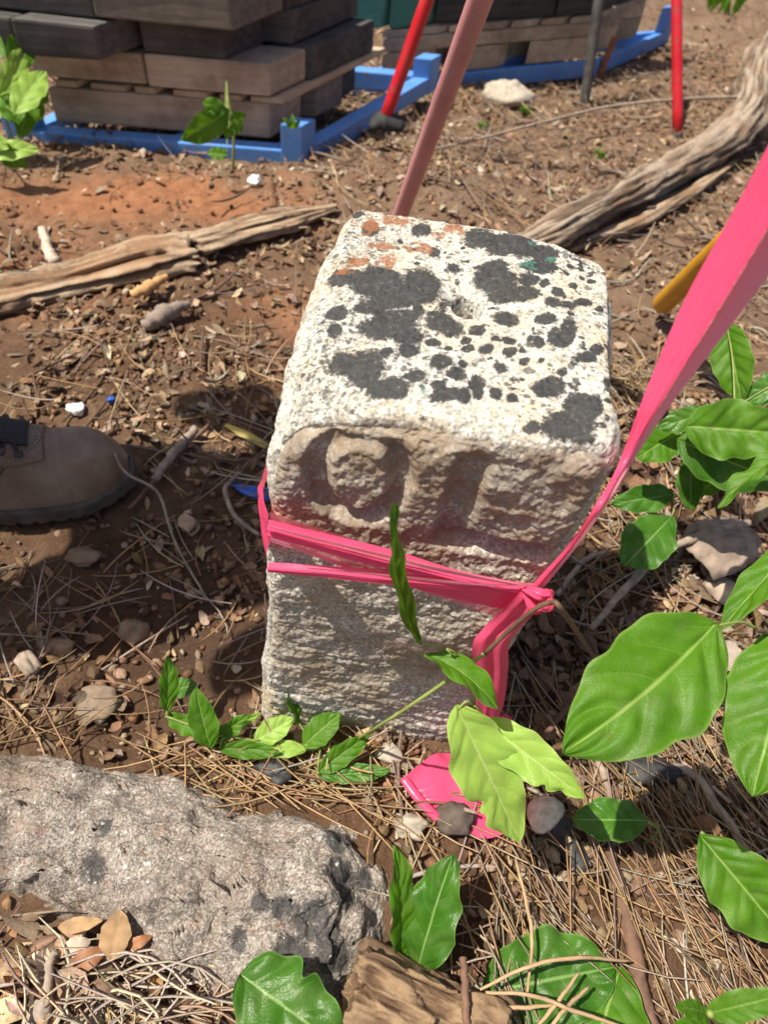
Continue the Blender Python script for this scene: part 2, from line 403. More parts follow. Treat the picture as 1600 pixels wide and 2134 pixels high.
def m_leather():
    t = NT('brown_leather'); v = t.coord(); n1 = t.noise(v, 16, 5, 0.65); n2 = t.noise(v, 110, 5, 0.7)
    c = t.mix(t.ramp(n1, [(0.35, 0), (0.65, 1)]), (0.17, 0.108, 0.070), (0.29, 0.225, 0.165))
    c = t.mix(t.ramp(t.noise(v, 38, 5, 0.7), [(0.52, 0), (0.7, 0.7)]), c, (0.21, 0.115, 0.065))
    c = t.mix(t.ramp(n2, [(0.55, 0), (0.75, 0.4)]), c, (0.27, 0.22, 0.17))
    t.base(c); t.set(Roughness=t.ramp(n1, [(0.3, 0.42), (0.7, 0.7)])); t.bump(t.math('ADD', n2, n1), 0.35, 0.003); return t.m
M = {}
M['granite'] = m_granite(); M['fieldstone'] = m_fieldstone(); M['soil'] = m_ground()
M['leaf'] = m_leaf('leaf_green', (0.065, 0.200, 0.006), (0.110, 0.280, 0.010), 0.46, trans=0.42)
M['leaf_dark'] = m_leaf('leaf_deep_green', (0.035, 0.130, 0.008), (0.065, 0.195, 0.012), 0.36, vein=(0.22, 0.38, 0.10), trans=0.30)
M['leaf_pale'] = m_leaf('leaf_pale_green', (0.30, 0.50, 0.075), (0.37, 0.58, 0.10), 0.42, vein=(0.50, 0.64, 0.22), trans=0.35)
M['leaf_yellow'] = m_leaf('leaf_yellow', (0.60, 0.45, 0.03), (0.70, 0.55, 0.05), 0.5, vein=(0.75, 0.62, 0.2), trans=0.4)
M['stem'] = mat_plain('green_stem', (0.22, 0.27, 0.07), 0.5, 0.3)
M['stem_brown'] = mat_plain('brown_stem', (0.14, 0.085, 0.05), 0.7, 0.4, 80, 0.5)
M['tape'] = m_tape('pink_tape', (1.0, 0.105, 0.245), 0.0, 0.30)
M['tape_lit'] = m_tape('lit_pink_tape', (1.0, 0.34, 0.45), 0.0, 0.35, 0.22)  # lighter copy of the tape pink: light painted into highlights and fold
M['tape_film'] = m_tape('pink_tape_film', (0.90, 0.36, 0.40), 0.38, 0.3, 0.2)
M['blue'] = m_paint('blue_paint', (0.085, 0.25, 0.62), (0.25, 0.22, 0.20))
M['red'] = m_paint('red_paint', (0.52, 0.008, 0.018), (0.20, 0.10, 0.08), 0.4)
M['pinkpole'] = m_paint('faded_pink_plastic', (0.52, 0.225, 0.23), (0.46, 0.34, 0.31), 0.5)
M['darkpole'] = mat_plain('dark_steel', (0.075, 0.068, 0.062), 0.6, 0.4, 30, 0.3)
M['rust'] = mat_plain('rusty_steel', (0.30, 0.115, 0.045), 0.85, 0.4, 60, 0.4)
M['yellow'] = mat_plain('yellow_plastic', (0.70, 0.34, 0.012), 0.45, 0.15, 25, 0.1)
M['rubber'] = mat_plain('black_rubber', (0.025, 0.025, 0.026), 0.75, 0.3, 60, 0.3)
M['timber_dark'] = m_wood('dark_timber', (0.055, 0.052, 0.049), (0.14, 0.132, 0.122))
M['timber_grey'] = m_wood('grey_timber', (0.17, 0.148, 0.122), (0.35, 0.31, 0.26))
M['timber_tan'] = m_wood('tan_timber', (0.37, 0.285, 0.205), (0.58, 0.48, 0.365), stain=(0.16, 0.10, 0.06))
M['timber_pale'] = m_wood('pale_timber', (0.42, 0.31, 0.20), (0.58, 0.46, 0.32), stain=(0.30, 0.20, 0.12))
M['timber_green'] = m_wood('green_painted_timber', (0.07, 0.25, 0.17), (0.15, 0.37, 0.26), stain=(0.12, 0.15, 0.10))
M['drift'] = m_driftwood('weathered_wood', (0.15, 0.095, 0.058), (0.42, 0.315, 0.215), (0.29, 0.165, 0.09))
M['drift_grey'] = m_driftwood('grey_weathered_wood', (0.10, 0.07, 0.048), (0.37, 0.30, 0.23), (0.24, 0.15, 0.09))
M['split'] = m_driftwood('split_wood', (0.14, 0.085, 0.05), (0.29, 0.195, 0.115), (0.085, 0.055, 0.038))
M['leather'] = m_leather()
M['sole'] = mat_plain('sole_rubber', (0.085, 0.072, 0.058), 0.85, 0.4, 50, 0.4)
M['lace'] = mat_plain('black_lace', (0.03, 0.03, 0.033), 0.8, 0.3, 300, 0.4)
M['cloth'] = mat_plain('dark_trousers', (0.10, 0.095, 0.085), 0.9, 0.25, 60, 0.3)
M['shirt'] = mat_plain('olive_shirt', (0.20, 0.22, 0.17), 0.9, 0.2, 60, 0.3)
M['skin'] = mat_plain('skin', (0.52, 0.32, 0.23), 0.55, 0.1, 40, 0.1)
M['paleroc'] = mat_plain('pale_rock', (0.40, 0.35, 0.28), 0.85, 0.3, 60, 0.8)
M['whitescrap'] = mat_plain('white_scrap', (0.80, 0.79, 0.76), 0.5, 0.1, 60, 0.2)
M['bluescrap'] = mat_plain('blue_scrap', (0.02, 0.10, 0.46), 0.4, 0.2, 60, 0.2)
M['char'] = mat_plain('charcoal', (0.035, 0.034, 0.034), 0.6, 0.5, 140, 0.9)
M['litter'] = mat_litter('litter'); M['needle'] = mat_litter('needles', 0.6, 0.2, 400.0); M['clod'] = mat_litter('clods', 0.95, 1.0, 200.0)
M['paleend'] = mat_plain('pale_cut_wood', (0.58, 0.49, 0.39), 0.8, 0.3, 120, 0.6)
# ================================================================== SETTING: ground
def axis(a, b, step, far):
    mid = np.arange(a, b, step); out = []; s = step; v = b
    while v < far: out.append(v); s *= 1.35; v += s
    lo = []; s = step; v = a - step
    while v > -far: lo.append(v); s *= 1.35; v -= s
    return np.concatenate([lo[::-1], mid, out])
def build_ground():
    xs = axis(-1.35, 1.75, 0.0085, 90.0); ys = axis(-0.35, 3.6, 0.0085, 90.0)
    X, Y = np.meshgrid(xs, ys); x = X.ravel(); y = Y.ravel()
    P = np.stack([x, y, np.zeros_like(x)], 1)
    near = 1 - smooth(4.0, 9.0, np.hypot(x, y - 1.5))
    z = gz(x, y) + near * (0.0055 * fbm(P * 16, 3, 11) + 0.0035 * fbm(P * 48, 2, 15))
    def blob(px, py, r, ax=1.0):
        c = atg(px, py); return np.exp(-(((x - c[0]) / (r * ax)) ** 2 + ((y - c[1]) / r) ** 2))
    red = 1.0 * blob(150, 420, 0.16, 1.6) + 0.9 * blob(430, 410, 0.13, 1.6) + 0.55 * blob(60, 560, 0.12, 1.5) + 0.4 * blob(640, 700, 0.12) + 0.4 * blob(1000, 620, .15) + 0.35 * blob(870, 1800, 0.05) + 0.5 * blob(760, 1560, 0.05)
    red = np.clip(red + 0.35 * fbm(P * 7, 3, 31) * (red > 0.08), 0, 1)
    shade_tone = np.clip(1.0 * blob(420, 1330, 0.13, 0.9) + 0.5 * blob(300, 1150, 0.15) + 0.9 * blob(1130, 1420, 0.10) + 0.5 * blob(1350, 1150, .2) + 0.4 * blob(900, 1850, .08), 0, 0.92)  # shade put into the soil colour left and right of the post
    o = mesh('ground', np.stack([x, y, z], 1), grid_faces(len(ys), len(xs)), M['soil'], attrs={'red': red, 'shade_tone': shade_tone, 'pale': smooth(0.95, 1.5, y + 0.25 * x) * 0.65})
    tag(o, 'brown soil with an orange clay patch and scattered litter', 'ground', kind='structure')
build_ground()

# ================================================================== the carved granite post
def seg_dist(px, pz, pts):
    d = np.full(px.shape, 1e9)
    for (ax, az), (bx, bz) in zip(pts[:-1], pts[1:]):
        vx, vz = bx - ax, bz - az; t = np.clip(((px - ax) * vx + (pz - az) * vz) / (vx * vx + vz * vz), 0, 1)
        d = np.minimum(d, np.hypot(px - ax - t * vx, pz - az - t * vz))
    return d
TOPZ = 0.52
def build_post():
    tz = TOPZ
    top = [at(543, 843, tz), at(1308, 946, tz), at(722, 405, tz), at(1298, 520, tz)]     # front-left, front-right, back-left, back-right
    bot = [at(538, 1505, 0), at(948, 1555, 0)]
    bot += [bot[0] + np.array([0.01, 0.255, 0]), bot[1] + np.array([0.01, 0.245, 0])]
    zb = -0.10
    low = [b + (b - t) * (0 - zb) / (tz) for b, t in zip(bot, top)]
    for k, p in enumerate(low): p[2] = zb
    c8 = np.array(low + top)
    H = np.array([0.12, 0.13, 0.31]); r = 0.021
    Vs, Fs, base = [], [], 0
    def face(ax, sgn, n, m):
        nonlocal base
        o = [k for k in range(3) if k != ax]
        A, B = np.meshgrid(np.linspace(-1, 1, n), np.linspace(-1, 1, m), indexing='ij')
        p = np.zeros((n * m, 3)); p[:, o[0]] = A.ravel() * H[o[0]]; p[:, o[1]] = B.ravel() * H[o[1]]; p[:, ax] = sgn * H[ax]
        f = grid_faces(n, m)
        flip = (sgn > 0) == (ax == 1)
        if flip: f = f[:, ::-1]
        Vs.append(p); Fs.append(f + base); base += len(p)
    face(2, 1, 250, 270); face(1, -1, 250, 520); face(1, 1, 90, 150); face(0, -1, 130, 260); face(0, 1, 90, 200)
    p = np.vstack(Vs); Fc = np.vstack(Fs)
    q = np.clip(p, -(H - r), H - r); d = p - q; d /= np.linalg.norm(d, axis=1)[:, None]
    pos = q + r * d; uvw = pos / H * 0.5 + 0.5
    u, v, w = uvw.T
    wts = [(1 - u) * (1 - v) * (1 - w), u * (1 - v) * (1 - w), (1 - u) * v * (1 - w), u * v * (1 - w), (1 - u) * (1 - v) * w, u * (1 - v) * w, (1 - u) * v * w, u * v * w]
    X = sum(wt[:, None] * c for wt, c in zip(wts, c8))
    front = smooth(0.6, 0.95, -d[:, 1]); topf = smooth(0.6, 0.95, d[:, 2]); leftf = smooth(0.6, 0.95, -d[:, 0])
    # weathered corners and edges
    edge = np.sort(np.abs(pos) / H, axis=1)[:, 1]
    disp = -0.010 * smooth(0.90, 1.0, edge) * (0.6 + 0.7 * fbm(X * 14, 3, 5))
    cornerL = np.exp(-(((X[:, 0] - top[0][0]) / 0.055) ** 2 + ((X[:, 1] - top[0][1]) / 0.075) ** 2 + ((X[:, 2] - tz) / 0.05) ** 2))
    X[:, 2] -= 0.022 * cornerL; X[:, 1] += 0.004 * cornerL
    cham = np.clip((0.026 - (X[:, 0] - (top[0][0] + (top[2][0] - top[0][0]) * v))) / 0.026, 0, 1) * smooth(0.75, 0.15, v) * (w > .6) * (u < .4)
    X[:, 2] -= 0.020 * cham * smooth(0.80, 1.0, w) * (0.8 + .5 * fbm(X * 16, 2, 57))
    brk = np.exp(-((X[:, 1] - 0.345) / 0.035) ** 2) * topf
    X[:, 2] -= brk * (0.001 + 0.004 * np.clip(fbm(np.stack([X[:, 0] * 14, X[:, 0] * 0, X[:, 0] * 0], 1), 3, 8), -0.3, 1))
    backR = np.exp(-(((X[:, 0] - top[3][0]) / 0.05) ** 2 + ((X[:, 1] - top[3][1]) / 0.06) ** 2)) * (w > 0.8); X[:, 2] -= 0.010 * backR
    disp += 0.0040 * fbm(X * 11, 3, 41) + (0.0007 + 0.0004 * front - 0.0003 * topf) * fbm(X * 42, 3, 45) + 0.0005 * (1 - 0.4 * topf + 0.9 * front) * fbm(X * 150, 2, 48)
    Xw = X + 0.003 * np.stack([fbm(X * 50, 2, 541), fbm(X * 50, 2, 543), fbm(X * 50, 2, 545)], 1)
    disp += (0.0005 + 0.0003 * front - 0.0002 * topf) * facets(Xw, 85, 21) + (0.0005 + 0.0002 * front) * facets(Xw, 210, 31)
    lowf = front * smooth(0.30, 0.18, X[:, 2])
    disp += lowf * 0.0026 * np.clip(fbm(np.stack([X[:, 0] * 22 + X[:, 2] * 18, X[:, 1] * 20, X[:, 2] * 75], 1), 3, 52), -0.5, 1)
    disp += -0.0016 * smooth(.3, .8, fbm(X * 30, 2, 99)) * front
    # carved letters O and L on the front
    YF = 0.335
    def xz(px, py): a = atY(px, py, YF); return (a[0], a[2])
    O = [xz(*c) for c in ((735, 922), (678, 946), (655, 990), (672, 1044), (726, 1078), (788, 1072), (828, 1034), (834, 984), (802, 936), (735, 922))]
    Lt = [xz(*c) for c in ((990, 962), (962, 1050), (928, 1130), (1010, 1146), (1120, 1160))]
    dO = seg_dist(X[:, 0], X[:, 2], [tuple(t) for t in spline(np.array(O), 40)]); dL = seg_dist(X[:, 0], X[:, 2], Lt)
    wob = 0.0016 * fbm(X * 40, 2, 61)
    gO = smooth(0.0125, 0.0025, dO + wob); gL = smooth(0.0165, 0.003, dL + wob)
    disp -= front * (0.0105 * gO + 0.0125 * gL) * smooth(0.507, 0.485, X[:, 2])
    # socket in the top
    hc = at(968, 640, tz - 0.004); dh = np.hypot((X[:, 0] - hc[0]), (X[:, 1] - hc[1]) * 0.9)
    disp -= topf * 0.034 * smooth(0.0130, 0.0085, dh + 0.002 * fbm(X * 60, 2, 66)) + topf * 0.004 * smooth(0.03, 0.008, dh)
    X = X + d * disp[:, None]
    # growth on the top: blotches where they stand
    BL = [(440,75,28,22),(490,150,45,40),(540,55,22,10),(700,155,52,32),(930,195,75,50),(1020,225,90,55),(1100,225,90,58),(1190,245,72,38),(745,245,28,22),(615,205,15,12),(400,350,100,35),(520,370,130,75),(700,380,100,70),(620,420,170,60),(500,460,90,35),(690,480,32,22),(560,540,140,60),(640,580,80,40),(650,640,55,35),(600,500,120,40),(780,520,80,48),(820,545,50,40),(750,600,38,22),(350,475,58,32),(350,545,45,38),(380,670,72,52),(470,690,105,78),(560,790,95,58),(480,740,62,50),(600,810,58,36),(780,690,52,45),(670,745,55,28),(840,745,50,35),(870,700,25,20),(800,830,88,36),(870,830,42,42),(760,790,35,20),(925,780,40,40),(930,815,30,30),(1005,815,32,34),(1070,838,30,25),(1020,712,36,21),(1115,692,27,18),(1055,655,31,23),(960,645,36,26),(890,633,29,19),(810,625,26,15),(1050,608,33,21),(995,602,21,15),(920,560,39,29),(1040,510,62,36),(1170,615,29,26),(1200,520,52,29),(1240,590,46,41),(1295,570,39,52),(1270,610,52,36),(1360,445,40,23),(1300,465,52,21),(1230,450,40,25),(1260,410,30,25),(1200,375,27,22),(1370,675,47,26),(1410,645,32,26),(1265,730,23,21),(1215,785,82,47),(1340,860,72,56),(1390,880,56,62),(1300,950,132,82),(1260,1000,82,46),(1350,1010,82,40),(1150,950,42,26),(1475,770,40,22),(1460,848,22,15),(1460,622,22,15),(1320,375,24,15),(1400,345,24,11),(1310,290,24,13),(1180,310,98,30),(990,320,78,42),(1010,370,82,46),(960,350,62,52),(1030,420,62,36),(1110,415,88,33),(1130,365,57,26),(830,310,26,21),(1190,290,62,26),(1420,470,20,15),(560,650,30,26),(880,600,26,17),(1100,650,18,14),(1180,690,16,12),(1140,600,18,12),(740,420,30,30),(860,230,14,8),(680,300,14,9),(790,250,10,8),(1240,470,22,14)]
    OR = [(690,235,34,24),(570,292,38,24),(430,285,52,28),(505,305,16,12),(830,150,40,34),(600,110,66,28),(770,180,26,16),(400,300,50,26),(490,130,50,40),(540,230,60,22),(580,240,24,14),(640,245,16,12),(360,330,30,14)]
    GR = [(1215,275,30,12),(1155,215,22,14),(695,795,14,22),(1290,1055,70,9),(1345,1075,30,10),(945,935,22,8),(1100,1030,14,8),(1130,300,40,24)]
    def paint(lst, sharp, warp, rag=.07):
        val = np.full(len(X), -1.0)
        wx = X[:, 0] + warp * fbm(X * 60, 3, 71); wy = X[:, 1] + warp * fbm(X * 60, 3, 77)
        for (bx, by, rx, ry) in lst:
            px, py = 520 + bx / 1.951, 400 + by / 1.951
            c = at(px, py, tz); ex = at(px + rx / 1.951, py, tz) - c; ey = at(px, py + ry / 1.951, tz) - c
            Mx = np.linalg.inv(np.array([[ex[0], ey[0]], [ex[1], ey[1]]]))
            a = Mx[0, 0] * (wx - c[0]) + Mx[0, 1] * (wy - c[1]); b = Mx[1, 0] * (wx - c[0]) + Mx[1, 1] * (wy - c[1])
            val = np.maximum(val, 1 - np.sqrt(a * a + b * b))
        return 0.5 + np.clip(val * sharp + rag * fbm(X * 170, 3, 83), -0.5, 0.5)
    msk = topf * smooth(0.40, 0.47, X[:, 2])
    small = 0.5 + np.clip((fbm(X * 130, 2, 81) - 0.62) * 2.0, -0.5, 0.3) * smooth(-0.06, 0.06, X[:, 0])
    lich = np.maximum(paint([(q_[0], q_[1], q_[2] * .94, q_[3] * .94) for q_ in BL], 1.7, 0.0016), small) * msk
    orng = paint(OR, 1.1, 0.005, .45) * msk * 0.9; grn = paint(GR, 1.3, 0.003, .5) * smooth(0.48, .505, X[:, 2])
    brown = np.clip(front * (0.50 + 0.60 * smooth(0.34, 0.44, X[:, 2]) + 0.40 * fbm(X * 9, 3, 91)) * smooth(0.53, 0.50, X[:, 2]) * smooth(-0.1, 0.14, X[:, 2]), 0, 0.92)
    mud = front * smooth(0.07, 0.0, X[:, 2]) * 0.45
    brown = np.clip(np.maximum(brown, mud), 0, 1) * (1 - topf)
    white = np.clip(topf * 0.55 * smooth(0.34, 0.38, X[:, 1]) + 0.15 * leftf, 0, 1)
    o = mesh('granite_post', X, Fc, M['granite'], attrs={'lichen': lich, 'orange': orng, 'green': grn, 'brown': brown, 'white': white})
    bm = bmesh.new(); bm.from_mesh(o.data); bmesh.ops.remove_doubles(bm, verts=bm.verts, dist=0.00035); bm.normal_update(); bm.to_mesh(o.data); bm.free()
    tag(o, 'square granite marker post with black lichen spots on top and carved letters', 'stone post')
build_post()

# ================================================================== the low boulder in front
def build_boulder():
    out = [(-260, 1500), (-100, 1530), (60, 1560), (250, 1585), (430, 1630), (620, 1655), (735, 1690), (815, 1765), (838, 1860), (825, 1970), (790, 2080), (710, 2180), (540, 2200), (430, 2150), (345, 2080), (270, 2010), (170, 1950), (60, 1910), (-60, 1890), (-220, 1790), (-300, 1650)]
    ring = spline(np.array([at(a, b, 0.03)[:2] for a, b in out + out[:1]]), 281)[:-1]
    cen = np.linspace(at(-60, 1690, 0.03)[:2], at(640, 1890, 0.03)[:2], 60)
    t = np.linspace(0, 1, 150) ** 0.85
    # every rim point runs to its nearest point of the spine
    sp = cen[np.argmin(((ring[:, None] - cen[None]) ** 2).sum(-1), 1)]
    k = np.ones(25) / 25; ext = np.vstack([sp[-12:], sp, sp[:12]]); sp = np.stack([np.convolve(ext[:, i], k, 'valid') for i in (0, 1)], 1)
    XY = ring[None] * (1 - t[:, None, None]) + sp[None] * t[:, None, None]
    hgt = 0.085 * np.clip(1 - (1 - t) ** 1.9, 0, 1) ** 0.75
    Z = np.repeat(hgt[:, None], len(ring), 1) - 0.022
    V = np.concatenate([XY, Z[..., None]], -1).reshape(-1, 3)
    P = V.copy()
    rim = np.repeat(t[:, None], len(ring), 1).ravel(); nz = smooth(0.0, 0.15, rim)
    Pw = P + 0.006 * np.stack([fbm(P * 30, 2, 741), fbm(P * 30, 2, 743), fbm(P * 30, 2, 745)], 1)
    V[:, 2] += nz * (0.026 * fbm(P * np.array([7, 12, 12]), 4, 201) + 0.0035 * fbm(P * 45, 3, 204) + 0.009 * facets(Pw, 26, 61) + 0.0026 * facets(Pw, 75, 71) + 0.0012 * facets(Pw, 190, 81))
    V[:, 2] += 0.022 * np.exp(-(((P[:, 0] + .02) / .06) ** 2 + ((P[:, 1] - .17) / .06) ** 2)) - 0.02 * np.exp(-(((P[:, 0] + .12) / .05) ** 2 + ((P[:, 1] - .22) / .05) ** 2))
    V[:, 1] += nz * 0.004 * facets(Pw, 30, 91)
    V[:, 0] += 0.010 * fbm(P * 14, 3, 207); V[:, 1] += 0.010 * fbm(P * 14, 3, 209)
    V[:, 2] -= 0.012 * smooth(.35, .9, fbm(P * np.array([16, 8, 8]), 3, 221)) * nz
    def lm(px, py, r):
        c = at(px, py, 0.06); return 1 - np.hypot(V[:, 0] - c[0], V[:, 1] - c[1]) / r
    l = np.full(len(V), -1.0)
    for a in ((705, 1745, .016), (708, 1820, .016), (715, 1870, .014), (650, 1920, .020), (590, 1900, .012), (680, 1945, .016), (610, 1990, .018), (545, 1890, .010), (185, 1800, .015), (215, 1720, .010), (500, 1960, .010), (760, 1825, .012), (690, 1990, .018)): l = np.maximum(l, lm(*a))
    dirt = np.clip(smooth(0.50, 0.10, rim) * smooth(0.16, 0.02, V[:, 1]) * 0.85 + smooth(0.28, 0.0, rim) * 0.4 + smooth(-0.24, -0.40, V[:, 0]) * 0.5 + 0.22 * fbm(P * 9, 3, 231), 0, 0.85)
    o = mesh('boulder', V, grid_faces(len(t), len(ring), True), M['fieldstone'], attrs={'lichen': 0.5 + np.clip(l * 1.2, -.5, .4), 'dirt': dirt})
    bm = bmesh.new(); bm.from_mesh(o.data); bmesh.ops.remove_doubles(bm, verts=bm.verts, dist=0.0004); bmesh.ops.recalc_face_normals(bm, faces=bm.faces); bm.to_mesh(o.data); bm.free()
    tag(o, 'low rough grey boulder half buried in front of the granite post', 'boulder')
build_boulder()

# ================================================================== logs and branches
def log(name, pts, radii, mat, label, cat, flat=0.7, n=90, seg=40, ridge=0.22, cracks=(), seed=0, jag=0.0, parent=None, fine=6.0, fa=.45):
    P = spline(pts, n); T, N, B = frames(P); s = np.linspace(0, 1, n)
    r = np.interp(s, np.linspace(0, 1, len(radii)), radii)
    a = np.linspace(0, 2 * math.pi, seg, endpoint=False)
    S, A = np.meshgrid(s, a, indexing='ij'); L = np.linalg.norm(np.diff(P, axis=0), axis=1).sum()
    Q = np.stack([np.cos(A) * 2.6, np.sin(A) * 2.6, S * L * 3.5], -1).reshape(-1, 3)
    g = fbm(Q * 1.6, 4, 300 + seed, 0.6).reshape(n, seg); g2 = fbm(Q * np.array([fine, fine, 1.4]), 3, 330 + seed).reshape(n, seg)
    rr = r[:, None] * (1 + ridge * g + ridge * fa * g2 + 0.12 * np.sin(S * 9 + seed))
    for (ca, wd, dp, s0, s1) in cracks:
        da = np.abs((A - ca - 0.25 * np.sin(S * 6 + seed) + math.pi) % (2 * math.pi) - math.pi)
        rr -= r[:, None] * dp * smooth(wd, wd * 0.3, da) * smooth(s0, s0 + .06, S) * smooth(s1, s1 - .06, S)
    P2 = P[:, None, :] + (jag * r[0] * fbm(Q, 3, 350 + seed).reshape(n, seg) * (smooth(0.12, 0.0, S) + smooth(.88, 1, S)))[..., None] * T[:, None, :]
    V = P2 + rr[..., None] * (flat * np.sin(A)[..., None] * N[:, None, :] + np.cos(A)[..., None] * B[:, None, :])
    V = V.reshape(-1, 3); Fc = grid_faces(n, seg, True); k = len(V); V = np.vstack([V, P[0], P[-1]])
    j = np.arange(seg); j2 = (j + 1) % seg
    Fc = np.vstack([Fc, np.stack([j2, j, np.full(seg, k), np.full(seg, k)], 1), np.stack([(n - 1) * seg + j, (n - 1) * seg + j2, np.full(seg, k + 1), np.full(seg, k + 1)], 1)])
    gr = np.concatenate([(0.5 + 0.5 * g2 + 0.3 * g).ravel(), [0.3, 0.3]])
    o = mesh_any(name, V, Fc, mat, parent, attrs={'grain': gr})
    if label: tag(o, label, cat)
    return o
up = lambda p, d: np.asarray(p) + np.array([0, 0, d])
log('rotten_log', [atg(-150, 646, .012), atg(0, 608, .016), atg(160, 575, .016), atg(300, 536, .018), atg(398, 524, .02)], [.052, .050, .047, .044, .050], M['drift'], 'pale rotten log with a broken end lying behind the boot', 'log', 0.42, 110, 44, 0.34, ((1.2, .35, .45, .1, .9), (2.3, .25, .35, 0, .7), (.4, .2, .4, .3, 1)), 1, 0.5)
log('split_branch', [atg(404, 508, .02), atg(500, 480, .025), atg(600, 455, .022), atg(702, 430, .016)], [.034, .038, .032, .010], M['drift'], 'pale split branch tapering towards the back of the post', 'log', 0.42, 80, 40, 0.30, ((1.0, .3, .4, .0, .9), (2.2, .25, .4, 0, .8)), 2, 0.3)
log('fallen_branch', [atg(1075, 515, .03), atg(1160, 478, .05), atg(1290, 412, .06), atg(1400, 358, .065), atg(1500, 300, .07), atg(1560, 235, .085), atg(1572, 165, .10), atg(1600, 105, .10), atg(1680, 40, .10)], [.022, .042, .047, .046, .050, .056, .058, .062, .068], M['drift_grey'], 'long bent grey fallen branch with a deep lengthwise crack', 'branch', 0.8, 150, 48, 0.22, ((-0.30, .34, .85, .12, .72), (1.5, .12, .25, .45, 1.0)), 3, 0.3, fine=9.0, fa=.22)
log('bark_strip', [atg(1185, 520, .02), atg(1290, 478, .025), atg(1390, 425, .03), atg(1470, 380, .03), atg(1530, 335, .03)], [.012, .022, .020, .022, .010], M['drift'], 'thin curved strip of brown wood along the underside of the fallen branch', 'wood strip', 0.6, 60, 20, 0.25, (), 4, 0.3)
def slab(name, c0, cx, cy, thick, mat, label, cat, seed=0, n=60, m=60, k=14):
    c0, cx, cy = (np.asarray(q_, float) for q_ in (c0, cx, cy)); ex, ey = cx - c0, cy - c0; nz_ = np.cross(ex, ey); nz_ /= np.linalg.norm(nz_); nz_ *= np.sign(nz_ @ (CP - c0))
    H = np.array([np.linalg.norm(ex), np.linalg.norm(ey), thick]) / 2; Vs, Fs, base = [], [], 0
    for ax in range(3):
        for sg in (-1, 1):
            o = [q_ for q_ in range(3) if q_ != ax]; N1, N2 = (k if o[0] == 2 else (n if o[0] == 0 else m)), (k if o[1] == 2 else (n if o[1] == 0 else m))
            A, B_ = np.meshgrid(np.linspace(-1, 1, N1), np.linspace(-1, 1, N2), indexing='ij'); p = np.zeros((N1 * N2, 3)); p[:, o[0]] = A.ravel() * H[o[0]]; p[:, o[1]] = B_.ravel() * H[o[1]]; p[:, ax] = sg * H[ax]
            f = grid_faces(N1, N2); f = f[:, ::-1] if (sg > 0) == (ax == 1) else f; Vs.append(p); Fs.append(f + base); base += len(p)
    p = np.vstack(Vs); r = .007; q = np.clip(p, -(H - r), H - r); d = p - q; d /= np.linalg.norm(d, axis=1)[:, None]; p = q + d * r
    g = fbm(p * np.array([28, 190, 190]), 4, 800 + seed); g2 = fbm(p * np.array([20, 45, 45]), 3, 810 + seed)
    p = p + d * (.0034 * g + .006 * g2 + .006 * facets(p * np.array([.6, 1, 1]), 40, 820 + seed))[:, None]
    X = c0 + ex / 2 + ey / 2 - nz_ * thick / 2 + p[:, :1] * ex / (2 * H[0]) + p[:, 1:2] * ey / (2 * H[1]) + p[:, 2:] * nz_
    o = mesh(name, X, np.vstack(Fs), mat, attrs={'grain': .5 + .6 * g}); return tag(o, label, cat)
slab('split_firewood', at(772, 1975, .115), at(1075, 2120, .095), at(690, 2200, .10), .05, M['split'], 'thick split piece of firewood poking up at the bottom edge', 'firewood', 5)

# ================================================================== blue racks with stacked timber
def box_vf(o, ex, ey, ez, bev=0.004, sag=0.0, seed=0):
    """bevelled bar from corner o along three edge vectors"""
    e = [np.asarray(v, float) for v in (ex, ey, ez)]; Ls = [np.linalg.norm(v) for v in e]
    rs = random.Random(seed)
    bm = bmesh.new(); vs = []
    for k in range(8):
        f = [(k >> i) & 1 for i in range(3)]
        p = np.asarray(o, float) + sum(f[i] * e[i] for i in range(3)) + np.array([rs.uniform(-1, 1) for _ in range(3)]) * sag
        vs.append(bm.verts.new(p))
    for q in ((0, 2, 3, 1), (4, 5, 7, 6), (0, 1, 5, 4), (2, 6, 7, 3), (0, 4, 6, 2), (1, 3, 7, 5)): bm.faces.new([vs[i] for i in q])
    bmesh.ops.recalc_face_normals(bm, faces=bm.faces)
    bmesh.ops.bevel(bm, geom=bm.edges[:], offset=min(bev, min(Ls) * 0.2), segments=2, affect='EDGES', profile=0.6)
    return bm
def bar(name, o, ex, ey, ez, mat, parent=None, bev=0.004, sag=0.0, seed=0):
    bm = box_vf(o, ex, ey, ez, bev, sag, seed)
    c = np.asarray(o, float) + (np.asarray(ex) + np.asarray(ey) + np.asarray(ez)) * 0.5
    ax = np.asarray(ex, float); L = np.linalg.norm(ax)
    me = bpy.data.meshes.new(name)
    if parent is None:            # own frame with x along the length so that the grain follows it
        th = math.atan2(ax[1], ax[0]); R = Matrix.Rotation(-th, 4, 'Z') @ Matrix.Translation(Vector(-c)); bm.transform(R)
        bm.to_mesh(me); bm.free(); ob = link(name, me, mat, None, False); ob.location = c; ob.rotation_euler[2] = th
    else:
        bm.transform(Matrix.Translation(-Vector(parent.location))); bm.to_mesh(me); bm.free(); ob = link(name, me, mat, parent, False)
    return ob
A1 = atg(35, 312); B1 = atg(628, 352); C1 = atg(905, 200)
zr = min(A1[2], B1[2], C1[2]) - 0.005
A1, B1, C1 = at(28, 312, -0.075), at(630, 357, -0.075), at(905, 205, -0.10)
e1 = (B1 - A1); e1[2] = 0; L1 = np.linalg.norm(e1); e1 /= L1
e2 = (C1 - B1); e2[2] = 0; L2 = np.linalg.norm(e2); e2 /= L2
ez = np.array([0, 0, 1.0])
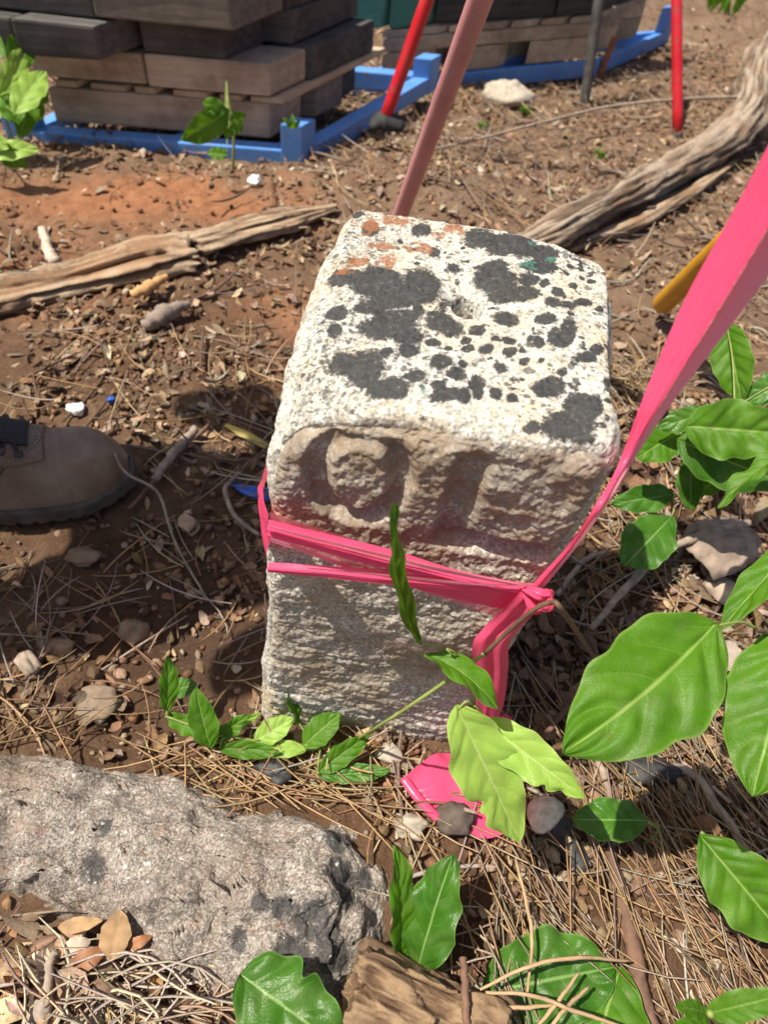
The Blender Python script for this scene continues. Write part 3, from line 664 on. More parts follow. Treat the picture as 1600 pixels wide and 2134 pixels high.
def rack(A, e1, L1, e2, L2, z, label, posts, tubew=0.05):
    r = empty('steel_rack', (A[0], A[1], z)); tag(r, label, 'rack', 'blue steel racks')
    o = np.array([A[0], A[1], z]); w = tubew
    bar('front_rail', o, e1 * L1, e2 * w, ez * w, M['blue'], r); bar('back_rail', o + e2 * (L2 - w), e1 * L1, e2 * w, ez * w, M['blue'], r)
    bar('side_rail', o + e2 * (w + .002), e2 * (L2 - 2 * w - .004), e1 * w, ez * (w - .002), M['blue'], r); bar('side_rail', o + e1 * (L1 - w) + e2 * (w + .002), e2 * (L2 - 2 * w - .004), e1 * w, ez * (w - .002), M['blue'], r)
    bar('cross_rail', o + e1 * L1 * 0.5 + e2 * (w + .002), e2 * (L2 - 2 * w - .004), e1 * w, ez * (w - .004), M['blue'], r)
    for (i, j, h) in posts:
        q = o + e1 * (i * L1 - (0.0 if i == 0 else w)) + e2 * (j * L2 - (0.0 if j == 0 else w)) + np.array([0, 0, 0.001])
        bar('corner_post', q - e1 * .003 - e2 * .003, e1 * (w + .006), e2 * (w + .006), ez * h, M['blue'], r)
    return r
rack(A1, e1, L1, e2, L2, -0.075, 'blue steel rack carrying the tall stack of dark timbers', ((0, 0, .125), (1, 0, .115), (1, 1, .10), (0, 1, .12)))
TG = 'timbers in the tall stack'
def timber(x0, x1, y0, y1, z0, z1, mat, label, seed):
    o = np.array([A1[0], A1[1], 0]) + e1 * x0 + e2 * y0 + ez * z0
    t = bar('timber', o, e1 * (x1 - x0), e2 * (y1 - y0), ez * (z1 - z0), M[mat], None, 0.006, 0.003, seed); tag(t, label, 'timber', TG); return t
zt = -0.023; h = 0.084
W_ = L1 * .93
timber(.07, W_ - .07, .065, .20, zt, zt + h, 'timber_tan', 'long tan timber in the bottom row just above the front blue rail', 1)
timber(.09, W_ - .05, .23, .36, zt, zt + h, 'timber_grey', 'second timber back in the bottom row', 2)
timber(.09, W_ - .08, .37, .48, zt, zt + h, 'timber_dark', 'rearmost timber in the bottom row', 3)
for k, xx in enumerate((.10, .19, .30, .40, .52, .60)):
    o = np.array([A1[0], A1[1], 0]) + e1 * xx * (W_ / .72) + e2 * .062 + ez * (zt + h + .003)
    s_ = bar('spacer_strip', o, e2 * .48, e1 * (.05 + .03 * (k % 2)), ez * .014, M['timber_pale'], None, .002, .001, k)
    tag(s_, ['leftmost', 'second from the left', 'third from the left', 'third from the right', 'second from the right', 'rightmost'][k] + ' pale thin spacer strip on the bottom timber row', 'spacer', 'spacer strips between timber rows')
z2 = zt + h + .021; h = .073
timber(.05, W_ * .46, .06, .19, z2, z2 + h, 'timber_tan', 'brown timber at the left of the second row, under the dark timber ends', 5)
timber(W_ * .475, W_ - .06, .055, .20, z2, z2 + h, 'timber_tan', 'tan timber at the right of the second row catching sun', 6)
timber(W_ - .16, W_ - .045, .205, .50, z2, z2 + h, 'timber_dark', 'dark timber along the right side of the second row', 7)
timber(.06, W_ * .7, .22, .50, z2, z2 + h, 'timber_grey', 'wide timber hidden in the middle of the second row', 8)
z3 = z2 + h + .004
o3 = -0.01
timber(.00, .115, -.035, .50, z3, z3 + h, 'timber_dark', 'dark timber end jutting out at the left corner of the third row', 9)
timber(.122, .30, -.045, .50, z3, z3 + h, 'timber_dark', 'wide dark timber end with pale top in the third row', 10)
timber(.33, W_ * .76, .05, .20, z3, z3 + h, 'timber_dark', 'dark timber in the middle of the third row', 11)
timber(W_ * .64, W_ * .86, .205, .50, z3, z3 + h, 'timber_dark', 'dark timber along the right side of the third row', 12)
z4 = z3 + h + .004
timber(.00, W_ * .40, .0, .18, z4, z4 + h, 'timber_dark', 'dark timber at the left of the fourth row', 13)
timber(W_ * .41, W_ * .85, -.005, .18, z4, z4 + h, 'timber_grey', 'grey timber at the right of the fourth row', 14)
timber(.02, W_ * .86, .19, .42, z4, z4 + h, 'timber_dark', 'broad dark timber at the back of the fourth row', 15)
z5 = z4 + h + .004
timber(.00, W_ * .55, .02, .20, z5, z5 + h, 'timber_grey', 'grey timber at the left of the top row', 16)
timber(W_ * .56, W_ * .85, .01, .20, z5, z5 + h, 'timber_dark', 'dark timber at the right of the top row', 17)
timber(.0, W_ * .85, .21, .42, z5, z5 + h, 'timber_dark', 'broad dark timber at the back of the top row', 18)

# second rack, farther back
A2, B2, C2 = at(900, 195, -0.15), at(1238, 160, -0.15), at(1388, 92, -0.15)
f1 = B2 - A2; f1[2] = 0; K1 = np.linalg.norm(f1); f1 /= K1
f2 = C2 - B2; f2[2] = 0; K2 = np.linalg.norm(f2); f2 /= K2
A2e = A2 - f1 * 0.42; K1e = K1 + 0.42
rack(A2e, f1, K1e, f2, K2, -0.15, 'blue steel rack under the pallet behind the pale rock', ((1, 1, .14), (0, 1, .14), (0, 0, .10)), 0.055)
oz = np.array([A2[0], A2[1], -.038]) - f1 * .22
pal = empty('wooden_pallet', tuple(oz + ez * -.055)); tag(pal, 'tan wooden pallet with dark gaps resting on the far blue rack', 'pallet')
PWd = K1 + .12; PD = K2 - .12
def pbar(nm, x0, x1, y0, y1, z0, z1, mat, seed): bar(nm, oz + f1 * x0 + f2 * y0 + ez * z0, f1 * (x1 - x0), f2 * (y1 - y0), ez * (z1 - z0), M[mat], pal, .003, .002, seed)
for k, yy in enumerate((.03, PD * .5 - .02, PD - .07)):
    for j, (a, b) in enumerate(((0, .16), (.24, .44), (.56, .74), (PWd - .12, PWd))): pbar('block', a, b, yy, yy + .05, -.052, .018, 'timber_tan' if j != 3 else 'timber_pale', 30 + k * 4 + j)
    pbar('stringer', 0, PWd, yy - .006, yy + .05, .020, .062, 'timber_tan', 50 + k)
for k in range(7): pbar('deck_board', k * (PWd - .09) / 6, k * (PWd - .09) / 6 + .085, .02, PD - .02, .064, .084, 'timber_pale' if k in (2, 5) else 'timber_tan', 60 + k)
G2 = 'timbers on the far pallet'
def timber2(x0, x1, y0, y1, z0, z1, mat, label, seed):
    t = bar('timber', oz + f1 * x0 + f2 * y0 + ez * z0, f1 * (x1 - x0), f2 * (y1 - y0), ez * (z1 - z0), M[mat], None, .006, .003, seed); tag(t, label, 'timber', G2)
zq = .088
timber2(-.14, -.02, .03, PD - .1, zq, zq + .10, 'timber_green', 'green painted timber end next to the red pole', 70)
timber2(.02, .13, .02, PD - .1, zq, zq + .10, 'timber_green', 'faded green timber end right behind the pink pole', 71)
timber2(.17, .62, .04, .20, zq, zq + .10, 'timber_dark', 'long dark timber at the front of the far pallet', 72)
timber2(.64, PWd, .03, .18, zq, zq + .10, 'timber_dark', 'dark timber behind the dark steel pole', 73)
timber2(.17, PWd, .24, PD - .05, zq, zq + .10, 'timber_dark', 'broad dark timber at the back of the far pallet', 74)
timber2(-.10, PWd * .95, .02, .22, zq + .104, zq + .20, 'timber_grey', 'grey timber lying across the top of the far pallet', 75)
timber2(.75, .80, PD - .22, PD - .03, zq + .104, zq + .25, 'timber_green', 'upright green painted offcut at the right of the far pallet', 76)
timber2(.84, .90, PD - .22, PD - .03, zq + .104, zq + .25, 'timber_green', 'rightmost upright green painted offcut on the far pallet', 77)

# ================================================================== poles
def pole(name, p0, p1, r, mat, label, cat, ext=1.0, foot=None, seg=16, cap=None):
    p0 = np.asarray(p0, float); p1 = np.asarray(p1, float); d = p1 - p0; L = np.linalg.norm(d); d = d / L; top = p0 + d * (L + ext)
    root = empty(name, tuple(p0)); tag(root, label, cat)
    tube('shaft', [p0 - d * (0.0 if foot else 0.04), top], r, mat, root, seg, 14)
    if foot: foot(root, p0, d)
    return root
def atZline(px, py, p0, horiz):          # a point above p0 shifted by horiz, seen at px,py: solved for height along the line of sight
    dr = ray(px, py); best = None
    # closest distance from the base in plan picks the depth
    ks = np.linspace(0.3, 3.5, 3200); pts = CP + dr[None] * ks[:, None]
    k = np.argmin(np.hypot(pts[:, 0] - p0[0] - horiz[0], pts[:, 1] - p0[1] - horiz[1])); return pts[k]
def rubber_foot(root, p0, d):
    tube('rubber_foot', [p0 + np.array([-.03, -.02, .0]), p0 + np.array([0, 0, .012]), p0 + np.array([.055, .0, .006])], [.012, .034, .02], M['rubber'], root, 16, 14, flat=.75)
b = at(797, 262, .0); pole('red_pole', b, atZline(890, 0, b, (.10, .02)), .0165, M['red'], 'leaning red metal pole standing on a black rubber foot beside the timber stack', 'pole', .6, rubber_foot)
def ferrule(root, p0, d): tube('ferrule', [p0 - d * .03, p0 + d * .012], [.012, .019], M['darkpole'], root, 14, 5)
b = atg(1411, 284); pole('red_pole', b, atZline(1409, 0, b, (.06, .10)), .0165, M['red'], 'upright red metal pole standing near the bent grey branch', 'pole', .6, ferrule)
b = atg(1216, 222); pole('steel_pole', b, atZline(1247, 0, b, (.05, .06)), .0170, M['darkpole'], 'dark steel pole leaning in front of the far blue rack', 'pole', .6)
b = atg(1247, 165); q = b + np.array([0.012, 0.0, .14])
o_ = pole('rusty_stake', b, q, .011, M['rust'], 'short rusty orange stake right beside the dark steel pole', 'stake', .0, None, 8)
# the pink pole stands just behind the post
pb = atg(812, 508); pole('pink_pole', pb, atD(1000, 0, .86), .0155, M['pinkpole'], 'thick faded pink plastic pole leaning up from behind the granite post', 'pole', .45, None, 24)
# yellow bar
ya = atg(1382, 632, .05); yb = atD(1500, 522, 1.08); yb2 = ya + (yb - ya) / np.linalg.norm(yb - ya) * .55
yr = empty('yellow_bar', tuple(ya)); tag(yr, 'round yellow bar end sticking out behind the stretched pink tape', 'bar')
tube('shaft', [ya, yb2], .0205, M['yellow'], yr, 18, 8, caps=False)
V, Fc = tube_vf([ya - (yb - ya) / np.linalg.norm(yb - ya) * .014, ya - (yb - ya) / np.linalg.norm(yb - ya) * .008, ya + (yb - ya) * .001], [.010, .0175, .0205], 18, 6); mesh_any('end_cap', V, Fc, M['yellow'], yr)

# ================================================================== loose stones and scraps
def lump(name, c, r, mat, seed, flat=0.7, sub=3, rough=0.3, label=None, cat=None, parent=None, freq=2.2):
    bm = bmesh.new(); bmesh.ops.create_icosphere(bm, subdivisions=sub, radius=1.0)
    V = np.array([v.co[:] for v in bm.verts]); Fc = np.array([[v.index for v in f.verts] for f in bm.faces]); bm.free()
    V = V * (1 + rough * fbm(V * freq + seed * 3.1, 4, 400 + seed))[:, None]
    # knock facets off
    rs = np.random.default_rng(seed)
    for _ in range(5):
        nrm = rs.normal(size=3); nrm /= np.linalg.norm(nrm); d = V @ nrm; cut = .78; V = V - np.clip(d - cut, 0, None)[:, None] * nrm * .9
    r = np.array(r if hasattr(r, '__len__') else (r, r, r * flat))
    o = mesh(name, V * r + np.asarray(c), Fc, mat, parent)
    if label: tag(o, label, cat)
    return o
lump('pale_rock', atg(1062, 205, .02), (.080, .070, .052), M['paleroc'], 21, label='pale lumpy rock on the leaf litter in front of the far rack', cat='rock', sub=4, rough=.24)
lump('white_scrap', atg(530, 376, .012), (.018, .022, .010), M['whitescrap'], 2, label='small bright white scrap near the blue rack corner', cat='scrap')
lump('white_pebble', atg(158, 853, .012), (.016, .012, .009), M['whitescrap'], 3, label='small white pebble on the ground above the boot', cat='pebble')
lump('blue_bead', atg(232, 833, .008), (.007, .006, .006), M['bluescrap'], 4, label='tiny blue plastic bit near the shadow edge above the boot', cat='scrap')
lump('charcoal_lump', atg(575, 1608, .018), (.020, .015, .012), M['char'], 5, label='black charcoal lump between the vine leaves and the boulder', cat='charcoal', rough=.5)
lump('charcoal_lump', atg(1350, 1605, .018), (.034, .022, .017), M['char'], 6, label='large black charcoal lump under the biggest green leaf', cat='charcoal', rough=.4)
lump('dark_chip', atg(945, 1708, .028), (.022, .020, .007), mat_plain('dark_bark', (.10, .075, .06), .9, .4, 90, .8), 7, label='flat dark bark chip lying on the pink tape end', cat='bark chip', rough=.35)
lump('grey_pebble', atg(812, 1572, .012), (.016, .013, .010), M['paleroc'], 8, label='pale grey pebble at the foot of the granite post', cat='pebble')
lump('grey_pebble', atg(855, 1718, .012), (.017, .014, .011), M['paleroc'], 9, label='pale pebble just left of the pink tape end', cat='pebble', rough=.45)
lump('beige_stone', atg(1512, 1232, .02), (.032, .022, .018), mat_plain('beige_stone', (.42, .33, .25), .85, .25, 60, .5), 10, label='rounded beige stone at the right under a curled bark piece', cat='stone')
lump('tan_stone', atg(175, 1158, .010), (.024, .016, .009), mat_plain('tan_stone', (.24, .165, .11), .85, .25, 60, .5), 11, label='oval tan stone on the shaded ground below the boot', cat='stone')
lump('tan_stone', atg(278, 1317, .010), (.022, .020, .012), mat_plain('tan_stone_b', (.27, .19, .13), .85, .25, 60, .5), 12, label='round tan stone on bare soil halfway between boot and boulder', cat='stone')
lump('tan_stone', atg(125, 1348, .010), (.020, .015, .009), mat_plain('tan_stone_c', (.27, .185, .11), .85, .25, 60, .5), 13, label='yellowish tan stone near the edge, left of the bare soil', cat='stone')
lump('brown_stone', atg(205, 1462, .010), (.028, .026, .004), mat_plain('flat_bark', (.22, .165, .115), .9, .25, 90, .8), 14, label='flat pale bark chip on the shaded soil left of the vine', cat='bark chip', rough=.4)
# blue plastic strip lying left of the post
V, Fc = tube_vf([atg(482, 1006, .012), atg(520, 1022, .016), atg(560, 1030, .014), atg(600, 1035, .01)], [.004, .012, .013, .010], 10, 14, flat=.3); tag(mesh_any('blue_strip', V, Fc, M['bluescrap']), 'crumpled blue plastic strip on the ground behind the left post edge', 'plastic')
V, Fc = tube_vf([atg(470, 885, .012), atg(510, 905, .016), atg(560, 932, .012)], [.004, .009, .006], 8, 12, flat=.3); tag(mesh_any('yellow_strip', V, Fc, M['leaf_yellow']), 'yellow dead leaf strip beside the left post edge', 'dead leaf')
# short dark stick with a pale cut end
sk = empty('short_stick', tuple(atg(1132, 1690, .02))); tag(sk, 'short dark stick with a round pale cut end beside the pale green leaf', 'stick')
s0 = atg(1128, 1688, .045); s1 = atg(1172, 1745, .012); s2 = atg(1215, 1815, .006)
tube('shaft', [s0 + (s1 - s0) * .18, s1, s2], [.0215, .016, .012], M['char'], sk, 16, 14)
V, Fc = tube_vf([s0 - (s1 - s0) * .10, s0 - (s1 - s0) * .02, s0 + (s1 - s0) * .2], [.013, .0195, .022], 18, 8, rough=lambda s, a: 1 + .07 * np.sin(a * 3 + 1)); mesh_any('cut_end', V, Fc, M['paleend'], sk)
# curled bark right of the post
def curl(name, p0, p1, r, mat, label, cat, arc=4.2, start=0.5, seed=0):
    n, m = 26, 22; P = spline([p0, p1], n); T, N, B = frames(P); a = np.linspace(start, start + arc, m); s = np.linspace(0, 1, n)
    S, A = np.meshgrid(s, a, indexing='ij'); rr = r * (1 + .18 * fbm(np.stack([np.cos(A) * 2, np.sin(A) * 2, S * 3], -1).reshape(-1, 3), 3, 500 + seed).reshape(n, m)) * (0.75 + .5 * np.sin(S * 2.6 + .3))
    V = P[:, None] + rr[..., None] * (np.cos(A)[..., None] * B[:, None] + np.sin(A)[..., None] * N[:, None]); V = V.reshape(-1, 3)
    o = mesh(name, V, grid_faces(n, m), mat); md = o.modifiers.new('thick', 'SOLIDIFY'); md.thickness = .0022; return tag(o, label, cat)
bk = mat_plain('curled_bark', (.27, .205, .16), .9, .45, 50, .8)
curl('curled_bark', atg(1440, 1185, .03), atg(1545, 1120, .04), .036, bk, 'big curled grey brown bark piece right of the post', 'bark', seed=1)
curl('curled_bark', atg(385, 1105, .012), atg(402, 1083, .014), .012, mat_plain('tan_curl', (.40, .29, .19), .8, .3, 60, .4), 'small tan bark ring below the boot toe', 'bark', 5.2, seed=2)
curl('curled_bark', atg(48, 1400, .014), atg(78, 1380, .016), .016, mat_plain('grey_curl', (.32, .25, .19), .8, .3, 60, .4), 'small grey bark ring on the soil at the left', 'bark', 5.0, seed=3)

# sticks one can pick out
def stick(pts, r, mat, label, lift=.008, seg=7, name='stick'):
    P = [atg(a, b_, lift if len(c_) == 0 else c_[0]) for a, b_, *c_ in pts]
    V, Fc = tube_vf(P, r, seg, 26, rough=lambda s, a: 1 + .18 * np.sin(s * 23 + a) + .12 * np.sin(s * 61 + 2 * a)); return tag(mesh_any(name, V, Fc, mat), label, name)
tw = mat_plain('grey_twig', (.30, .235, .18), .85, .35, 80, .5); tb = mat_plain('brown_twig', (.155, .085, .055), .85, .4, 60, .6); tt = mat_plain('tan_twig', (.40, .27, .15), .8, .3, 60, .4)
stick([(1270, 1770, .02), (1290, 1860, .02), (1318, 1980, .022), (1350, 2134, .02), (1362, 2200, .02)], [.006, .0085, .009, .009, .009], tb, 'straight reddish brown stick running down towards the bottom right')
stick([(240, 945, .09), (262, 985, .075), (330, 1028, .05), (365, 1130, .03), (430, 1245, .01)], [.0016, .002, .0022, .002, .0012], tw, 'thin kinked grey twig in front of the boot toe', name='twig')
stick([(322, 1000, .02), (362, 945, .025), (408, 893, .02)], [.006, .0075, .007], tw, 'short thick grey stick right of the boot toe')
stick([(270, 1060, .02), (360, 960, .02), (440, 880, .015)], .003, tb, 'brown twig crossing beside the thick grey stick', name='twig')
stick([(500, 985, .02), (470, 1020, .02), (490, 1075, .02), (540, 1115, .012)], [.003, .004, .0035, .003], tw, 'bent grey twig just left of the pink tape', name='twig')
stick([(900, 310, .03), (990, 292, .05), (1130, 255, .07), (1260, 224, .08), (1420, 206, .09), (1560, 202, .10), (1700, 195, .1)], [.002, .0032, .004, .0042, .0045, .005, .005], tw, 'long thin grey stick arching across to the fallen branch')
stick([(1230, 1310, .05), (1300, 1230, .06), (1380, 1150, .06), (1480, 1110, .07), (1560, 1090, .07)], [.004, .0055, .006, .006, .006], tw, 'grey forked twig rising right of the knot towards the curled bark', name='twig')
stick([(1160, 1240, .02), (1215, 1170, .03), (1260, 1150, .03)], [.004, .004, .003], tw, 'short grey twig next to the knot', name='twig')
stick([(1290, 1640, .012), (1420, 1600, .02), (1500, 1690, .02), (1560, 1780, .014)], [.004, .0055, .006, .005], tw, 'grey twig under the leaves at the right edge', name='twig')
stick([(1105, 1570, .02), (1160, 1500, .04), (1185, 1470, .045)], [.003, .004, .004], tb, 'knobbly brown twig left of the biggest green leaf', name='twig')
stick([(98, 2110, .03), (105, 2010, .035), (118, 1985, .03)], [.004, .0042, .004], tw, 'upright grey twig stub in the bottom left litter', name='twig')
stick([(1235, 1560, .02), (1255, 1610, .02), (1280, 1680, .014)], [.005, .005, .004], tw, 'straight pale twig below the biggest green leaf', name='twig')
stick([(90, 480, .02), (105, 530, .02), (118, 545, .02)], [.009, .011, .012], mat_plain('pale_stick', (.52, .42, .33), .85, .2, 60, .4), 'stubby pale stick on the orange soil behind the rotten log')
stick([(300, 680, .02), (340, 655, .03), (395, 632, .02)], [.010, .018, .006], mat_plain('grey_bark_slab', (.24, .19, .155), .9, .3, 40, .6), 'flat grey bark slab on the ground below the rotten log')
stick([(275, 615, .03), (310, 598, .035), (348, 576, .03)], [.008, .012, .006], mat_plain('orange_chip', (.50, .28, .12), .85, .25, 40, .4), 'pale orange wood chip leaning against the rotten log')
stick([(965, 1995, .09), (968, 2050, .09), (972, 2134, .085)], .0035, tb, 'thin dark twig standing beside the firewood', name='twig')
NG = 'long needles lying over the bottom leaf'
for pts, lb in (([(1074, 1790, .05), (1098, 1890, .06), (1108, 1960, .065), (1098, 2075, .06)], 'tan pine needle crossing the bottom leaf from top to bottom'),
                ([(1000, 2062, .07), (1100, 2015, .085), (1200, 1996, .085), (1312, 2003, .06)], 'pale pine needle arching over the bottom leaf from side to side'),
                ([(1012, 2068, .08), (1110, 2075, .09), (1200, 2108, .09), (1330, 2150, .08)], 'tan pine needle low across the bottom leaf'),
                ([(1205, 2028, .08), (1160, 2090, .085), (1110, 2150, .08)], 'tan pine needle slanting up from the bottom edge'),
                ([(1225, 2058, .08), (1180, 2100, .085), (1130, 2160, .08)], 'second tan pine needle slanting up from the bottom edge'),
                ([(1010, 2095, .075), (1080, 2100, .08), (1160, 2094, .08)], 'short tan pine needle near the firewood')):
    tag(stick(pts, [.0014, .0019, .0019, .0012], tt, lb, name='pine_needle', seg=6), None, None, NG)

# ================================================================== leaf litter (nobody could count it)
def zones(n_near, n_mid, n_far):
    a = np.stack([RNG.uniform(-.62, .85, n_near), RNG.uniform(-.10, 1.05, n_near)], 1)
    if n_near > 400:
        c_ = a[RNG.integers(0, n_near, 90)]; h_ = n_near // 2; a[:h_] = c_[RNG.integers(0, 90, h_)] + RNG.normal(0, .035, (h_, 2))
    b_ = np.stack([RNG.uniform(-1.25, 1.9, n_mid), RNG.uniform(.9, 3.5, n_mid)], 1)
    if n_mid > 400:
        c_ = b_[RNG.integers(0, n_mid, 260)]; h_ = n_mid // 2; b_[:h_] = c_[RNG.integers(0, 260, h_)] + RNG.normal(0, .07, (h_, 2))
    c = np.stack([RNG.uniform(-2.2, 3.2, n_far), RNG.uniform(2.4, 5.5, n_far)], 1)
    return np.vstack([a, b_, c])
RD = [np.array(at(a, b_, 0.0)[:2]) for a, b_ in ((150, 420), (430, 410))]
def keep(P, kind):
    x, y = P[:, 0], P[:, 1]; k = np.ones(len(P), bool)
    k &= ~((x > -.115) & (x < .145) & (y > .33) & (y < .60))                       # inside the post
    k &= ~((x > -.72) & (x < -.36) & (y > .50) & (y < .74) & (kind != 'clod'))     # under the boot
    e = ((x - (-.17)) / .33) ** 2 + ((y - .145 + .12 * (x + .17)) / .105) ** 2; k &= ~((e < 1) & (x < .10)) # on the boulder
    bare = np.exp(-(((x + .22) / .13) ** 2 + ((y - .42) / .17) ** 2))
    redp = sum(np.exp(-(((x - c[0]) / .26) ** 2 + ((y - c[1]) / .15) ** 2)) for c in RD)
    pr = 1 - (0.45 if kind != 'clod' else 0.1) * np.clip(bare, 0, 1) - (0.85 if kind != 'clod' else .5) * np.clip(redp, 0, 1)
    k &= RNG.uniform(size=len(P)) < pr
    return P[k]
def palette(n, cols, jit=0.18):
    c = np.array(cols)[RNG.integers(0, len(cols), n)]; return np.clip(c * (1 + RNG.normal(0, jit, (n, 1))) * (1 + RNG.normal(0, .05, (n, 3))), .01, .9)
def needles(P, L0, L1, r0, r1, lift, cols, name, label, seg=3, rings=6, curve=.5, clump=None, spread=.5):
    n = len(P); L = RNG.uniform(L0, L1, n); th = RNG.uniform(0, math.pi, n) if clump is None else RNG.normal(clump, spread, n)
    kc = RNG.normal(0, curve, n); t = np.linspace(-.5, .5, rings)
    ang = th[:, None] + kc[:, None] * t[None]; dx = np.cos(ang) * L[:, None] / rings; dy = np.sin(ang) * L[:, None] / rings
    x = P[:, :1] + np.cumsum(dx, 1) - dx.sum(1, keepdims=True) / 2; y = P[:, 1:] + np.cumsum(dy, 1) - dy.sum(1, keepdims=True) / 2
    base = gz(x.ravel(), y.ravel()).reshape(x.shape); flatz = base.mean(1, keepdims=True) + np.maximum(0, (base - base.mean(1, keepdims=True)).max(1, keepdims=True)) * .5
    z = flatz + RNG.uniform(.002, lift, (n, 1)) + RNG.normal(0, .035, (n, 1)) * t[None] * L[:, None] * 4 + RNG.uniform(-.01, .02, (n, 1)) * (t[None] * 2) ** 2
    z = np.maximum(z, base - .004)
    r = RNG.uniform(r0, r1, (n, 1)) * np.array([.6, 1, 1, 1, .9, .35])[None, :rings]
    a = np.arange(seg) * 2 * math.pi / seg
    nx, ny = -np.sin(ang), np.cos(ang)
    V = np.stack([x[..., None] + r[..., None] * np.cos(a) * nx[..., None], y[..., None] + r[..., None] * np.cos(a) * ny[..., None], z[..., None] + r[..., None] * np.sin(a)], -1).reshape(-1, 3)
    f = grid_faces(rings, seg, True); Fc = (f[None] + (np.arange(n) * rings * seg)[:, None, None]).reshape(-1, 4)
    c = np.repeat(palette(n, cols), rings * seg, 0)
    return tag(mesh(name, V, Fc, M['needle'], col=c), label, name.replace('_', ' '), kind='stuff')
TAN = [(.42, .27, .14), (.46, .33, .20), (.36, .22, .11), (.33, .26, .20), (.40, .34, .28), (.30, .19, .11)]
P = keep(zones(1700, 3000, 500), 'needle')
P = P[~((P[:, 1] > .7) & (P[:, 0] < 0) & (RNG.uniform(size=len(P)) < .5))]
needles(P, .07, .19, .0008, .0015, .022, TAN, 'pine_needles', 'tan fallen pine needles strewn over the soil')
# denser right front mat and tuft at the bottom left
Q = np.stack([RNG.uniform(.16, .55, 400), RNG.uniform(-.02, .42, 400)], 1)
needles(Q, .10, .20, .0009, .0016, .034, TAN[:4], 'pine_needle_mat', 'thick mat of tan pine needles under the plant at the bottom right', curve=.22, clump=-1.0, spread=.33)
q0 = at(280, 2110, .02)[:2]; Q = np.stack([RNG.normal(q0[0], .045, 80), RNG.normal(q0[1], .02, 80)], 1)
needles(Q, .10, .20, .0012, .0020, .035, [(.50, .43, .34), (.44, .37, .29), (.40, .30, .20)], 'dry_grass_tuft', 'bleached dry grass strands curled below the boulder', curve=1.6, clump=.1)
q0 = at(590, 1620, .02)[:2]; Q = np.stack([RNG.normal(q0[0], .12, 80), RNG.normal(q0[1], .018, 80)], 1)
needles(Q, .10, .18, .0011, .0016, .02, TAN[:3], 'needle_drift', 'drift of orange tan needles between post and boulder', curve=.25, clump=.0)

def flakes(P, s0, s1, lift, cols, name, label, curlk=.6, m=4):
    n = len(P); L = RNG.uniform(s0, s1, n) * RNG.uniform(.7, 1.3, n); w = L * RNG.uniform(.3, .7, n); th = RNG.uniform(0, 2 * math.pi, n)
    v, u = np.meshgrid(np.linspace(0, 1, m + 1), np.linspace(-1, 1, m), indexing='ij'); u = u.ravel(); v = v.ravel(); k = len(u)
    prof = (np.sin(math.pi * np.clip(v * .92 + .04, 0, 1))) ** .7
    X = (v - .5)[None] * L[:, None]; Yl = u[None] * prof[None] * w[:, None] * (.5 + RNG.normal(0, .09, (n, k)))
    cu = RNG.normal(0, curlk, (n, 1)); cv = RNG.normal(0, curlk, (n, 1))
    Z = cu * (u[None] ** 2) * w[:, None] * .5 + cv * ((v - .5)[None] ** 2) * L[:, None] * 1.4 + RNG.normal(0, .02, (n, k)) * L[:, None]
    pitch = RNG.normal(0, .32, (n, 1)); roll = RNG.normal(0, .32, (n, 1)); Z = Z + np.sin(pitch) * X + np.sin(roll) * Yl
    c, s = np.cos(th)[:, None], np.sin(th)[:, None]
    x = P[:, :1] + X * c - Yl * s; y = P[:, 1:] + X * s + Yl * c
    z = gz(P[:, 0], P[:, 1])[:, None] + Z - Z.min(1, keepdims=True) * .7 + RNG.uniform(0, lift, (n, 1))
    f = grid_faces(m + 1, m); Fc = (f[None] + (np.arange(n) * k)[:, None, None]).reshape(-1, 4)
    return tag(mesh(name, np.stack([x, y, z], -1).reshape(-1, 3), Fc, M['litter'], col=np.repeat(palette(n, cols, .22), k, 0)), label, name.replace('_', ' '), kind='stuff')
DRY = [(.35, .225, .135), (.42, .30, .19), (.27, .16, .09), (.20, .12, .072), (.46, .37, .27), (.32, .235, .165), (.30, .18, .10), (.15, .09, .055), (.28, .20, .14), (.24, .14, .08)]; DRY = [tuple(q_ * .88 for q_ in c_) for c_ in DRY]
P = keep(zones(5500, 17000, 3400), 'flake')
flakes(P, .007, .024, .008, DRY, 'leaf_litter', 'brown and grey dead leaf fragments covering the ground')
Q = np.stack([RNG.uniform(.14, .75, 520), RNG.uniform(.25, 1.0, 520)], 1)
flakes(keep(Q, 'flake'), .014, .042, .012, DRY[2:4] + DRY[5:], 'dark_leaf_litter', 'grey brown dead leaves heaped right of the post', .9)
q0 = at(110, 2030, .02)[:2]; Q = np.stack([RNG.normal(q0[0], .05, 120), RNG.normal(q0[1], .022, 120)], 1)
flakes(Q, .012, .036, .014, [(.46, .34, .23), (.40, .28, .18), (.34, .20, .10), (.52, .42, .32), (.22, .15, .10), (.18, .12, .08)], 'pale_leaf_litter', 'pale tan leaf fragments in the bottom left corner', .8)

